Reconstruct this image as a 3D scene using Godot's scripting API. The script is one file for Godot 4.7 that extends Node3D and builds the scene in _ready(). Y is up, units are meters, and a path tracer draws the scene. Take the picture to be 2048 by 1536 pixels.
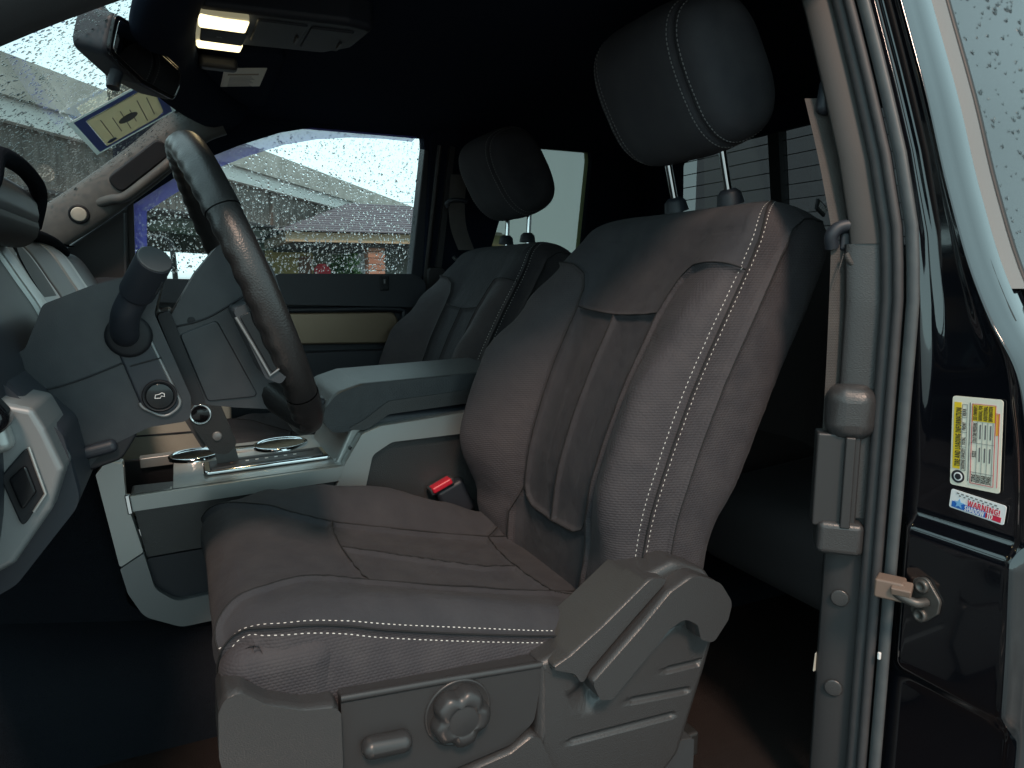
extends Node3D

# ---------------------------------------------------------------- helpers
var M := {}
var names := {}
var fnt: SystemFont

class Geo:
	var v := PackedVector3Array()
	var n := PackedVector3Array()
	var i := PackedInt32Array()
	func tri(a: int, b: int, c: int) -> void:
		i.append(a); i.append(b); i.append(c)
	# a sheet of rows of points, smooth inside itself
	func grid(rows: Array, cu := false, cv := false, flip := false) -> void:
		var base := v.size()
		var nr := rows.size()
		var nc: int = rows[0].size()
		for r in rows:
			v.append_array(r)
		var acc := PackedVector3Array()
		acc.resize(nr * nc)
		var rmax := nr if cv else nr - 1
		var cmax := nc if cu else nc - 1
		for a in rmax:
			var a2 := (a + 1) % nr
			for b in cmax:
				var b2 := (b + 1) % nc
				var p := a * nc + b
				var q := a * nc + b2
				var r := a2 * nc + b
				var s := a2 * nc + b2
				if flip:
					var t := q
					q = r
					r = t
				var P := v[base + p]
				var Q := v[base + q]
				var R := v[base + r]
				var S := v[base + s]
				var f1 := (R - P).cross(Q - P)
				var f2 := (R - Q).cross(S - Q)
				acc[p] += f1
				acc[q] += f1 + f2
				acc[r] += f1 + f2
				acc[s] += f2
				tri(base + p, base + q, base + r)
				tri(base + q, base + s, base + r)
		for k in acc.size():
			n.append(acc[k].normalized() if acc[k].length_squared() > 0.0 else Vector3.UP)
	func flat(pts: PackedVector3Array, ids: PackedInt32Array, nrm: Vector3) -> void:
		var base := v.size()
		v.append_array(pts)
		for p in pts:
			n.append(nrm)
		for k in range(0, ids.size(), 3):
			var a := ids[k]
			var b := ids[k + 1]
			var c := ids[k + 2]
			if (pts[c] - pts[a]).cross(pts[b] - pts[a]).dot(nrm) < 0.0:
				tri(base + a, base + c, base + b)
			else:
				tri(base + a, base + b, base + c)
	func quad(a: Vector3, b: Vector3, c: Vector3, d: Vector3) -> void:
		var nr := (c - a).cross(b - a).normalized()
		flat(PackedVector3Array([a, b, c, d]), PackedInt32Array([0, 1, 2, 0, 2, 3]), nr)
	func orient() -> Geo:      # closed shapes: make them face outward
		var vol := 0.0
		for k in range(0, i.size(), 3):
			vol += v[i[k]].dot(v[i[k + 2]].cross(v[i[k + 1]]))
		if vol < 0.0:
			for k in range(0, i.size(), 3):
				var t := i[k + 1]
				i[k + 1] = i[k + 2]
				i[k + 2] = t
			for k in n.size():
				n[k] = -n[k]
		return self
	func add(o: Geo, t := Transform3D()) -> Geo:
		var base := v.size()
		for p in o.v:
			v.append(t * p)
		for p in o.n:
			n.append((t.basis * p).normalized())
		for k in o.i:
			i.append(base + k)
		return self
	func mesh() -> ArrayMesh:
		var a := []
		a.resize(Mesh.ARRAY_MAX)
		a[Mesh.ARRAY_VERTEX] = v
		a[Mesh.ARRAY_NORMAL] = n
		a[Mesh.ARRAY_INDEX] = i
		var m := ArrayMesh.new()
		m.add_surface_from_arrays(Mesh.PRIMITIVE_TRIANGLES, a)
		return m

func numbered(called: String) -> String:
	if not names.has(called):
		names[called] = 0
		return called
	names[called] += 1
	return "%s_%03d" % [called, names[called]]

func tag(o: Node, label: String, category: String, group := "") -> void:
	o.set_meta("label", label)
	o.set_meta("category", category)
	if group:
		o.set_meta("group", group)

func thing(called: String, label: String, category: String, at := Vector3.ZERO, group := "") -> Node3D:
	var o := Node3D.new()
	o.name = numbered(called)
	o.position = at
	add_child(o, true)
	tag(o, label, category, group)
	return o

# a part: its points are given in the cabin's coordinates
func part(called: String, g, mat, parent: Node3D, label := "") -> MeshInstance3D:
	var o := MeshInstance3D.new()
	o.name = called
	o.mesh = g.mesh() if g is Geo else g
	o.material_override = M[mat] if mat is String else mat
	if parent != self:
		var at := Vector3.ZERO
		var p: Node = parent
		while p != self:
			at += (p as Node3D).position
			p = p.get_parent()
		o.position = -at
	parent.add_child(o, true)
	if label:
		o.set_meta("label", label)
	return o

func solo(called: String, g, mat, label: String, category: String, group := "") -> MeshInstance3D:
	var o := part(numbered(called), g, mat, self)
	tag(o, label, category, group)
	return o

func struct(called: String, g, mat, label := "") -> MeshInstance3D:
	var o := part(numbered(called), g, mat, self)
	o.set_meta("kind", "structure")
	if label:
		o.set_meta("label", label)
	return o

# ---------------------------------------------------------------- curves
func cat2(p: Array, steps) -> PackedVector2Array:
	var out := PackedVector2Array()
	for k in p.size() - 1:
		var a: Vector2 = p[maxi(k - 1, 0)]
		var b: Vector2 = p[k]
		var c: Vector2 = p[k + 1]
		var d: Vector2 = p[mini(k + 2, p.size() - 1)]
		var s: int = steps[k] if steps is Array else steps
		for j in s:
			out.append(b.cubic_interpolate(c, a, d, float(j) / s))
	out.append(p[p.size() - 1])
	return out

func cat3(p: Array, steps: int) -> PackedVector3Array:
	var out := PackedVector3Array()
	for k in p.size() - 1:
		var a: Vector3 = p[maxi(k - 1, 0)]
		var d: Vector3 = p[mini(k + 2, p.size() - 1)]
		for j in steps:
			out.append((p[k] as Vector3).cubic_interpolate(p[k + 1], a, d, float(j) / steps))
	out.append(p[p.size() - 1])
	return out

func lerp1(xs: Array, x: float) -> float:      # xs: [[x, y], ...]
	if x <= xs[0][0]:
		return xs[0][1]
	for k in xs.size() - 1:
		if x <= xs[k + 1][0]:
			var t: float = (x - xs[k][0]) / (xs[k + 1][0] - xs[k][0])
			t = t * t * (3.0 - 2.0 * t)
			return lerpf(xs[k][1], xs[k + 1][1], t)
	return xs[xs.size() - 1][1]

func lin1(xs: Array, x: float) -> float:
	if x <= xs[0][0]:
		return xs[0][1]
	for k in xs.size() - 1:
		if x <= xs[k + 1][0]:
			return lerpf(xs[k][1], xs[k + 1][1], (x - xs[k][0]) / (xs[k + 1][0] - xs[k][0]))
	return xs[xs.size() - 1][1]

# rounded polygon; points are Vector2 (radius r) or [x, y, radius]
func rp(pts: Array, r := 0.01, seg := 6) -> PackedVector2Array:
	var q := []
	for p in pts:
		q.append([p.x, p.y, r] if p is Vector2 else [p[0], p[1], p[2] if p.size() > 2 else r])
	var out := PackedVector2Array()
	var c := q.size()
	for k in c:
		var b := Vector2(q[k][0], q[k][1])
		var a := Vector2(q[(k + c - 1) % c][0], q[(k + c - 1) % c][1])
		var d := Vector2(q[(k + 1) % c][0], q[(k + 1) % c][1])
		var u := (a - b).normalized()
		var w := (d - b).normalized()
		var rr: float = q[k][2]
		var ang := acos(clampf(u.dot(w), -1.0, 1.0))
		if rr <= 0.0 or ang > 3.12:
			out.append(b)
			continue
		var t := rr / tan(ang / 2.0)
		t = minf(t, minf((a - b).length(), (d - b).length()) * 0.48)
		var s := b + u * t
		var e := b + w * t
		for j in seg + 1:
			var f := float(j) / seg
			out.append(s.lerp(b, f).lerp(b.lerp(e, f), f))
	return out

func inset(p: PackedVector2Array, d: float) -> PackedVector2Array:
	var out := PackedVector2Array()
	var c := p.size()
	var cw := Geometry2D.is_polygon_clockwise(p)
	for k in c:
		var u := (p[k] - p[(k + c - 1) % c]).normalized()
		var w := (p[(k + 1) % c] - p[k]).normalized()
		var nu := Vector2(-u.y, u.x)
		var nw := Vector2(-w.y, w.x)
		var m := (nu + nw)
		if m.length() < 0.2:
			m = nu
		m = m.normalized()
		var s := 1.0 / maxf(m.dot(nu), 0.5)
		out.append(p[k] + m * d * s * (-1.0 if cw else 1.0))
	return out

# a plate: polygon in x, y with its face at z = 0 and its back at z = -th; face edge rounded by r
func plate(poly: PackedVector2Array, th: float, r: float, xf := Transform3D(), seg := 5, capped := true) -> Geo:
	var g := Geo.new()
	var rows := []
	var put := func(p2: PackedVector2Array, z: float) -> PackedVector3Array:
		var o := PackedVector3Array()
		for p in p2:
			o.append(xf * Vector3(p.x, p.y, z))
		return o
	rows.append(put.call(poly, -th))
	var last := poly
	for k in seg + 1:
		var a := PI / 2.0 * k / seg
		last = inset(poly, r * (1.0 - cos(a))) if k else poly
		rows.append(put.call(last, -r + r * sin(a)))
	g.grid(rows, true)
	var ids := Geometry2D.triangulate_polygon(last)
	if ids.is_empty():
		last = poly
		ids = Geometry2D.triangulate_polygon(poly)
	if capped:
		g.flat(put.call(last, 0.0), ids, xf.basis * Vector3(0, 0, 1))
	g.flat(put.call(poly, -th), Geometry2D.triangulate_polygon(poly), xf.basis * Vector3(0, 0, -1))
	return fix(g, rows, xf)

# a plate whose face carries grooves: hfun gives the height at each point of it
func relief_plate(poly: PackedVector2Array, th: float, r: float, xf: Transform3D, hfun: Callable, lines: Array, seg := 6) -> Geo:
	var g := plate(poly, th, r, xf, seg, false)
	var inner := inset(poly, r)
	var pts := PackedVector2Array(inner)
	var b := Rect2(inner[0], Vector2.ZERO)
	for p in inner:
		b = b.expand(p)
	var edge := func(p: Vector2) -> float:
		var d := 1.0
		for k in inner.size():
			d = minf(d, seg_dist(p, inner[k], inner[(k + 1) % inner.size()]))
		return d
	var put := {}
	var add_pt := func(p: Vector2, gap: float) -> void:
		var key := Vector2i((p / gap).round())
		if put.has([key, gap]) or not Geometry2D.is_point_in_polygon(p, inner) or edge.call(p) < 0.0015:
			return
		put[[key, gap]] = true
		pts.append(p)
	for l in lines:          # fine rows of points along each groove
		var n := int(l[0].distance_to(l[1]) / 0.004) + 1
		var dr: Vector2 = (l[1] - l[0]).normalized()
		var nr := Vector2(-dr.y, dr.x)
		for k in n + 3:
			for j in range(-4, 5):
				add_pt.call(l[0] + dr * (0.004 * (k - 1)) + nr * j * l[2] * 0.36, 0.0011)
	var x := b.position.x
	while x < b.end.x:
		var y := b.position.y
		while y < b.end.y:
			var q := Vector2(x, y)
			var near := 1.0
			for l in lines:
				near = minf(near, seg_dist(q, l[0], l[1]) - l[2] * 1.6)
			if near > 0.003:
				add_pt.call(q, 0.008)
			y += 0.008
		x += 0.008
	var ids := Geometry2D.triangulate_delaunay(pts)
	var keep := PackedInt32Array()
	for k in range(0, ids.size(), 3):
		if Geometry2D.is_point_in_polygon((pts[ids[k]] + pts[ids[k + 1]] + pts[ids[k + 2]]) / 3.0, inner):
			keep.append_array([ids[k], ids[k + 1], ids[k + 2]])
	var p3 := PackedVector3Array()
	for q in pts:
		p3.append(xf * Vector3(q.x, q.y, hfun.call(q)))
	var base := g.v.size()
	g.flat(p3, keep, xf.basis.z)
	var acc := PackedVector3Array()
	acc.resize(p3.size())
	for k in range(0, keep.size(), 3):
		var nrm := (p3[keep[k + 2]] - p3[keep[k]]).cross(p3[keep[k + 1]] - p3[keep[k]])
		if nrm.dot(xf.basis.z) < 0.0:
			nrm = -nrm
		for e in 3:
			acc[keep[k + e]] += nrm
	for k in acc.size():
		if acc[k].length_squared() > 0.0:
			g.n[base + k] = acc[k].normalized()
	return g

# the wall of a plate must face away from its middle
func fix(g: Geo, rows: Array, xf: Transform3D) -> Geo:
	var c := Vector3.ZERO
	var cnt := 0
	for p in rows[0]:
		c += p
		cnt += 1
	c /= cnt
	var nc: int = rows[0].size()
	var s := 0.0
	for k in nc:
		s += g.n[k].dot((rows[0][k] - c).normalized())
	if s < 0.0:
		var walls := (rows.size() - 1) * nc * 6
		for k in range(0, walls, 3):
			var t := g.i[k + 1]
			g.i[k + 1] = g.i[k + 2]
			g.i[k + 2] = t
		for k in rows.size() * nc:
			g.n[k] = -g.n[k]
	return g

func at_z(z: float) -> Transform3D:       # plates that face the driver's door
	return Transform3D(Basis(), Vector3(0, 0, z))

func frame_of(x: Vector3, y: Vector3, o: Vector3) -> Transform3D:
	var X := x.normalized()
	var Z := X.cross(y).normalized()
	return Transform3D(Basis(X, Z.cross(X), Z), o)

# a frame whose z runs along a direction
func along_axis(dirn: Vector3, o: Vector3) -> Transform3D:
	var z := dirn.normalized()
	var x := z.cross(Vector3.UP if absf(z.y) < 0.9 else Vector3.RIGHT).normalized()
	return Transform3D(Basis(x, z.cross(x), z), o)

func rect(w: float, h: float, r: float) -> PackedVector2Array:
	return rp([Vector2(-w / 2, -h / 2), Vector2(w / 2, -h / 2), Vector2(w / 2, h / 2), Vector2(-w / 2, h / 2)], r)

# rounded block centred at c
func block(c: Vector3, s: Vector3, r: float, b := Basis()) -> Geo:
	return superell(c, s / 2.0, b, 0.0, r)

# box with all edges rounded by r
func superell(c: Vector3, h: Vector3, b: Basis, _e: float, r: float) -> Geo:
	var g := Geo.new()
	var k := 4
	r = minf(r, minf(h.x, minf(h.y, h.z)) * 0.98)
	var rows := []
	for a in range(0, 2 * (k + 1)):
		var la: float = -PI / 2 + (PI / 2) * (a if a <= k else a - 1) / k
		var zz: float = (-(h.z - r) if a <= k else h.z - r) + r * sin(la)
		var cr := r * cos(la)
		var row := PackedVector3Array()
		for q in 4:
			var sx: float = [1, -1, -1, 1][q]
			var sy: float = [1, 1, -1, -1][q]
			for j in k + 1:
				var an := PI / 2 * (q + float(j) / k)
				row.append(c + b * Vector3(sx * (h.x - r) + cr * cos(an), sy * (h.y - r) + cr * sin(an), zz))
		rows.append(row)
	g.grid(rows, true)
	for e in [0, rows.size() - 1]:
		var o := Vector2.ZERO
		var p2 := PackedVector2Array()
		for q in 4:
			p2.append(Vector2([1, -1, -1, 1][q] * (h.x - r), [1, 1, -1, -1][q] * (h.y - r)))
		var z: float = -h.z if e == 0 else h.z
		var p3 := PackedVector3Array()
		for p in p2:
			p3.append(c + b * Vector3(p.x, p.y, z))
		g.flat(p3, PackedInt32Array([0, 1, 2, 0, 2, 3]), b * Vector3(0, 0, signf(z)))
	return g.orient()

func tube(path: PackedVector3Array, rad, sides := 10, squash := Vector2.ONE, up := Vector3.UP) -> Geo:
	var g := Geo.new()
	var rows := []
	var cnt := path.size()
	var side := Vector3.ZERO
	for k in cnt:
		var t := (path[mini(k + 1, cnt - 1)] - path[maxi(k - 1, 0)]).normalized()
		if k == 0:
			side = t.cross(up)
			if side.length() < 0.05:
				side = t.cross(Vector3.RIGHT)
		side = (side - t * side.dot(t)).normalized()
		var w := side.cross(t)
		var r: float = rad if (rad is float or rad is int) else rad[k]
		var row := PackedVector3Array()
		for j in sides:
			var a := TAU * j / sides
			row.append(path[k] + (side * cos(a) * squash.x + w * sin(a) * squash.y) * r)
		rows.append(row)
	g.grid(rows, true)
	for e in [0, cnt - 1]:
		var ids := PackedInt32Array()
		for j in range(1, sides - 1):
			ids.append_array([0, j, j + 1])
		var t2 := (path[1] - path[0]).normalized() if e else (path[0] - path[1]).normalized()
		if e:
			t2 = (path[cnt - 1] - path[cnt - 2]).normalized()
		g.flat(rows[e], ids, t2)
	return g.orient()

# profile points (local x, y of each frame) swept along frames
func sweep(prof: PackedVector2Array, frames: Array, closed := true, caps := true) -> Geo:
	var g := Geo.new()
	var rows := []
	for f in frames:
		var row := PackedVector3Array()
		for p in prof:
			row.append(f * Vector3(p.x, p.y, 0))
		rows.append(row)
	g.grid(rows, closed)
	if closed and caps:
		var ids := Geometry2D.triangulate_polygon(prof)
		g.flat(rows[0], ids, (frames[0] as Transform3D).origin - (frames[1] as Transform3D).origin)
		var e := frames.size() - 1
		g.flat(rows[e], ids, (frames[e] as Transform3D).origin - (frames[e - 1] as Transform3D).origin)
		for k in g.n.size():
			g.n[k] = g.n[k].normalized()
		return g.orient()
	return g

# turned shape: profile of [radius, height] about the frame's z axis; lobes bend the radius
func lathe(prof: Array, xf: Transform3D, seg := 32, lobes := 0, depth := 0.0, from_row := 0, to_row := 99) -> Geo:
	var g := Geo.new()
	var rows := []
	for k in prof.size():
		var row := PackedVector3Array()
		for j in seg:
			var a := TAU * j / seg
			var r: float = prof[k][0]
			if lobes and k >= from_row and k <= to_row:
				r -= depth * pow(0.5 + 0.5 * cos(lobes * a), 2.6) * minf(1.0, r / 0.02)
			row.append(xf * Vector3(cos(a) * r, sin(a) * r, prof[k][1]))
		rows.append(row)
	g.grid(rows, true)
	for e in [0, prof.size() - 1]:
		if prof[e][0] > 0.0005:
			var ids := PackedInt32Array()
			for j in range(1, seg - 1):
				ids.append_array([0, j, j + 1])
			g.flat(rows[e], ids, xf.basis.z * (1.0 if prof[e][1] > prof[prof.size() - 1 - e][1] else -1.0))
	return g

func ball(c: Vector3, r: Vector3, b := Basis(), nu := 16, nv := 10, ex := 1.0) -> Geo:
	var g := Geo.new()
	var rows := []
	for k in nv + 1:
		var la := -PI / 2 + PI * k / nv
		var row := PackedVector3Array()
		for j in nu:
			var lo := TAU * j / nu
			var cl := spow(cos(la), ex)
			row.append(c + b * Vector3(cl * spow(cos(lo), ex) * r.x, cl * spow(sin(lo), ex) * r.y, spow(sin(la), ex) * r.z))
		rows.append(row)
	g.grid(rows, true)
	return g.orient()

func spow(x: float, e: float) -> float:
	return signf(x) * pow(absf(x), e)

func text(s: String, h: float, mat, parent: Node3D, xf: Transform3D, width := 0.0, font_name := "Droid Sans") -> MeshInstance3D:
	var t := TextMesh.new()
	var f := SystemFont.new()
	f.font_names = PackedStringArray([font_name])
	f.font_weight = 700
	t.font = f
	t.font_size = 32
	t.pixel_size = h / 23.0
	t.depth = 0.0002
	t.text = s
	t.curve_step = 2.0
	var o := MeshInstance3D.new()
	o.name = "lettering"
	o.mesh = t
	o.material_override = M[mat] if mat is String else mat
	var sc := 1.0
	if width > 0.0:
		sc = width / maxf(t.get_aabb().size.x, 1e-5)
	var off := Vector3.ZERO
	var p: Node = parent
	while p != self:
		off += (p as Node3D).position
		p = p.get_parent()
	o.transform = Transform3D(xf.basis * Basis.from_scale(Vector3(sc, 1, 1)), xf.origin - off)
	parent.add_child(o, true)
	return o

# many alike small pieces as one part
func many(called: String, m: Mesh, mat, where: Array, parent: Node3D) -> MultiMeshInstance3D:
	var mm := MultiMesh.new()
	mm.transform_format = MultiMesh.TRANSFORM_3D
	mm.mesh = m
	mm.instance_count = where.size()
	for k in where.size():
		mm.set_instance_transform(k, where[k])
	var o := MultiMeshInstance3D.new()
	o.name = called
	o.multimesh = mm
	o.material_override = M[mat]
	o.set_meta("kind", "stuff")
	if parent != self:
		o.position = -parent.position
	parent.add_child(o, true)
	return o

# ---------------------------------------------------------------- materials
func noise_tex(freq: float, kind: int, seed_: int, size := 256, ramp = null, oct := 3) -> NoiseTexture2D:
	var t := NoiseTexture2D.new()
	var f := FastNoiseLite.new()
	f.seed = seed_
	f.noise_type = kind
	f.frequency = freq
	f.fractal_octaves = oct
	t.noise = f
	t.width = size
	t.height = size
	t.seamless = true
	if ramp:
		var gr := Gradient.new()
		gr.offsets = PackedFloat32Array([0.0, 1.0])
		gr.colors = PackedColorArray(ramp)
		t.color_ramp = gr
	return t

func weave_tex(size: int, cx: int, cy: int) -> ImageTexture:     # staggered knit cells
	var im := Image.create(size, size, false, Image.FORMAT_L8)
	for y in size:
		var ry := float(y) / size * cy
		var row := int(ry)
		var fy := ry - row - 0.5
		for x in size:
			var rx := float(x) / size * cx + 0.5 * (row % 2)
			var fx := rx - floorf(rx) - 0.5
			var h := clampf(1.0 - pow(absf(fx) * 2.0, 3.0) - pow(absf(fy) * 2.0, 2.0), 0.0, 1.0)
			im.set_pixel(x, y, Color(h, h, h))
	return ImageTexture.create_from_image(im)

func mat(called: String, lin: Color, rough := 0.6, metal := 0.0, spec := 0.5) -> StandardMaterial3D:
	var m := StandardMaterial3D.new()
	m.resource_name = called
	m.albedo_color = lin.linear_to_srgb()
	m.roughness = rough
	m.metallic = metal
	m.metallic_specular = spec
	m.cull_mode = BaseMaterial3D.CULL_DISABLED
	M[called] = m
	return m

func relief(m: StandardMaterial3D, t: Texture2D, scale: float, cm: float) -> void:
	m.uv1_triplanar = true
	m.uv1_scale = Vector3.ONE * scale
	m.heightmap_enabled = true
	m.heightmap_texture = t
	m.heightmap_scale = cm

func mottle(m: StandardMaterial3D, t: Texture2D) -> void:
	m.albedo_texture = t

# uneven tone over a decimetre or so: dust, wear, handling
func wear(m: StandardMaterial3D, t: Texture2D, scale: float) -> void:
	m.detail_enabled = true
	m.detail_albedo = t
	m.detail_blend_mode = BaseMaterial3D.BLEND_MODE_MUL
	m.detail_uv_layer = BaseMaterial3D.DETAIL_UV_2
	m.uv2_triplanar = true
	m.uv2_scale = Vector3.ONE * scale

func materials() -> void:
	var SM := FastNoiseLite.TYPE_SIMPLEX_SMOOTH
	var CE := FastNoiseLite.TYPE_CELLULAR
	var knit := weave_tex(256, 12, 20)
	var fine := weave_tex(256, 40, 64)
	var grain := noise_tex(0.06, CE, 3, 256, null, 2)
	var fuzz := noise_tex(0.25, SM, 7, 256, null, 3)
	var dirt := noise_tex(0.012, SM, 11, 512, [Color(0.86, 0.83, 0.80), Color(1, 1, 1)], 4)
	var worn := noise_tex(0.014, SM, 21, 512, [Color(0.84, 0.84, 0.86), Color(1, 0.99, 0.98)], 5)
	var m := mat("cloth", Color(0.047, 0.048, 0.054), 0.85, 0.0, 0.35)
	relief(m, fine, 14.0, 0.035)
	m.rim_enabled = true
	m.rim = 0.10
	m.rim_tint = 0.4
	m = mat("cloth_knit", Color(0.054, 0.050, 0.055), 0.75, 0.0, 0.4)
	relief(m, knit, 14.0, 0.045)
	m.rim_enabled = true
	m.rim = 0.10
	m.rim_tint = 0.4
	m = mat("bench_cloth", Color(0.032, 0.028, 0.030), 0.9)
	m = mat("console_dark", Color(0.010, 0.013, 0.020), 0.6)
	m = mat("crease_shade", Color(0.006, 0.006, 0.007), 0.8)  # near-black colour standing for the shade inside the seat seams
	m = mat("thread", Color(0.62, 0.61, 0.58), 0.6)
	m = mat("thread_grey", Color(0.16, 0.16, 0.16), 0.6)
	m = mat("grained", Color(0.038, 0.037, 0.038), 0.36, 0.0, 0.55)
	relief(m, grain, 34.0, 0.035)
	m = mat("smooth_plastic", Color(0.032, 0.031, 0.032), 0.36)
	m = mat("trim_grey", Color(0.042, 0.046, 0.050), 0.5)
	relief(m, fuzz, 9.0, 0.006)
	m = mat("column_plastic", Color(0.030, 0.034, 0.040), 0.38)
	relief(m, fuzz, 9.0, 0.006)
	m = mat("column_grain", Color(0.042, 0.048, 0.053), 0.42)
	relief(m, grain, 22.0, 0.04)
	m = mat("dark_plastic", Color(0.018, 0.022, 0.030), 0.5)
	m = mat("black", Color(0.004, 0.005, 0.008), 0.6)
	m = mat("gloss_black", Color(0.004, 0.0045, 0.006), 0.12)
	m = mat("leather", Color(0.018, 0.017, 0.017), 0.36, 0.0, 0.55)
	relief(m, grain, 28.0, 0.03)
	m = mat("silver", Color(0.42, 0.43, 0.42), 0.36, 0.55)
	m = mat("silver_grey", Color(0.22, 0.23, 0.235), 0.40, 0.45)
	m = mat("bronze_trim", Color(0.24, 0.185, 0.13), 0.38, 0.6)
	m = mat("chrome", Color(0.75, 0.76, 0.77), 0.08, 1.0)
	m = mat("steel", Color(0.10, 0.10, 0.10), 0.35, 0.8)
	m = mat("headliner", Color(0.013, 0.018, 0.030), 0.95, 0.0, 0.1)
	relief(m, fuzz, 9.0, 0.02)
	m = mat("carpet", Color(0.012, 0.014, 0.018), 1.0, 0.0, 0.05)
	relief(m, fuzz, 8.0, 0.25)
	m = mat("floor_carpet", Color(0.026, 0.021, 0.020), 1.0, 0.0, 0.05)
	relief(m, fuzz, 8.0, 0.3)
	m = mat("pillar_grey", Color(0.085, 0.088, 0.084), 0.6)
	relief(m, fuzz, 9.0, 0.01)
	m = mat("pillar_dark", Color(0.028, 0.028, 0.030), 0.55)
	relief(m, fuzz, 9.0, 0.012)
	m = mat("panel_beige", Color(0.34, 0.35, 0.31), 0.55)
	m = mat("plug_beige", Color(0.42, 0.40, 0.34), 0.6)
	m = mat("rubber", Color(0.055, 0.055, 0.058), 0.6)
	m = mat("rubber_grey", Color(0.09, 0.10, 0.105), 0.5)
	m = mat("pillar_mid", Color(0.036, 0.034, 0.033), 0.6)
	relief(m, fuzz, 9.0, 0.012)
	m = mat("satin_grey", Color(0.17, 0.162, 0.157), 0.45)
	m = mat("rubber_dark", Color(0.012, 0.011, 0.011), 0.5)
	m = mat("paint", Color(0.0035, 0.004, 0.006), 0.09, 0.0, 0.6)
	m.clearcoat_enabled = true
	m.clearcoat = 1.0
	m.clearcoat_roughness = 0.03
	m = mat("strap", Color(0.060, 0.054, 0.050), 0.7)
	relief(m, weave_tex(128, 16, 16), 30.0, 0.03)
	m = mat("red", Color(0.55, 0.02, 0.04), 0.35)
	m = mat("paper", Color(0.80, 0.76, 0.64), 0.6)
	m = mat("white", Color(0.80, 0.80, 0.80), 0.5)
	m = mat("yellow", Color(0.85, 0.58, 0.03), 0.5)
	m = mat("orange", Color(0.90, 0.42, 0.06), 0.5)
	m = mat("ink", Color(0.02, 0.02, 0.025), 0.5)
	m = mat("ink_soft", Color(0.16, 0.15, 0.15), 0.5)
	m = mat("label_red", Color(0.62, 0.02, 0.06), 0.5)
	m = mat("label_blue", Color(0.02, 0.14, 0.52), 0.5)
	m = mat("label_sky", Color(0.20, 0.45, 0.75), 0.5)
	m = mat("permit_blue", Color(0.07, 0.12, 0.27), 0.6)
	m.backlight_enabled = true
	m.backlight = Color(0.30, 0.37, 0.55)
	m = mat("permit_paper", Color(0.45, 0.45, 0.34), 0.7)
	m.backlight_enabled = true
	m.backlight = Color(0.80, 0.80, 0.72)
	m = mat("permit_clear", Color(0.55, 0.62, 0.62), 0.5)
	m.backlight_enabled = true
	m.backlight = Color(0.8, 0.85, 0.85)
	m = mat("zinc", Color(0.10, 0.095, 0.09), 0.45, 0.6)
	m = mat("striker_brown", Color(0.17, 0.12, 0.095), 0.5)
	m = mat("lamp_lens", Color(0.9, 0.85, 0.7), 0.4)
	m.emission_enabled = true
	m.emission = Color(1.0, 0.93, 0.72)
	m.emission_energy_multiplier = 1.1
	m = mat("lamp_housing", Color(0.62, 0.60, 0.52), 0.35, 0.1)
	m.emission_enabled = true
	m.emission = Color(0.55, 0.52, 0.40)
	m.emission_energy_multiplier = 0.35
	m = mat("mirror_glass", Color(0.5, 0.5, 0.5), 0.02, 1.0)
	# glass
	m = mat("glass", Color(0.55, 0.75, 0.72), 0.02)
	m.transparency = BaseMaterial3D.TRANSPARENCY_ALPHA
	m.albedo_color.a = 0.06
	m.metallic_specular = 0.36
	m = mat("tinted_glass", Color(0.16, 0.17, 0.10), 0.03)
	m.backlight_enabled = true
	m.backlight = Color(0.26, 0.28, 0.18)
	m.transparency = BaseMaterial3D.TRANSPARENCY_ALPHA
	m.albedo_color.a = 0.86
	m = mat("rear_glass", Color(0.02, 0.022, 0.028), 0.03)
	m.transparency = BaseMaterial3D.TRANSPARENCY_ALPHA
	m.albedo_color.a = 0.88
	m = mat("privacy_glass", Color(0.010, 0.012, 0.015), 0.02)
	m.clearcoat_enabled = true
	m.clearcoat = 1.0
	m = mat("tint_band", Color(0.20, 0.20, 0.48), 0.6)
	m.transparency = BaseMaterial3D.TRANSPARENCY_ALPHA
	m.albedo_color.a = 0.70
	m.backlight_enabled = true
	m.backlight = Color(0.42, 0.42, 0.85)
	m = mat("water", Color(1, 1, 1), 0.0)
	m.refraction_enabled = true
	m.refraction_scale = 0.033
	m.transparency = BaseMaterial3D.TRANSPARENCY_ALPHA
	m.albedo_color.a = 0.0
	# outside
	m = mat("asphalt", Color(0.22, 0.225, 0.225), 0.35)
	m.uv1_triplanar = true
	m.uv1_world_triplanar = true
	m.uv1_scale = Vector3.ONE * 0.12
	m.albedo_texture = noise_tex(0.02, SM, 5, 512, [Color(0.6, 0.6, 0.6), Color(1, 1, 1)], 5)
	m = mat("concrete", Color(0.40, 0.42, 0.39), 0.8)
	m.uv1_triplanar = true
	m.uv1_world_triplanar = true
	m.uv1_scale = Vector3.ONE * 0.15
	m.albedo_texture = noise_tex(0.02, SM, 15, 512, [Color(0.72, 0.72, 0.70), Color(1, 1, 1)], 5)
	m = mat("concrete_light", Color(0.56, 0.58, 0.55), 0.8)
	m = mat("girder", Color(0.20, 0.185, 0.165), 0.8)
	m.uv1_triplanar = true
	m.uv1_world_triplanar = true
	m.uv1_scale = Vector3(0.5, 0.06, 0.5)
	m.albedo_texture = noise_tex(0.03, SM, 25, 512, [Color(0.40, 0.37, 0.35), Color(1, 1, 1)], 4)
	m = mat("soffit", Color(0.42, 0.41, 0.39), 0.8)
	m.uv1_triplanar = true
	m.uv1_world_triplanar = true
	m.uv1_scale = Vector3(0.4, 0.4, 0.4)
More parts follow.
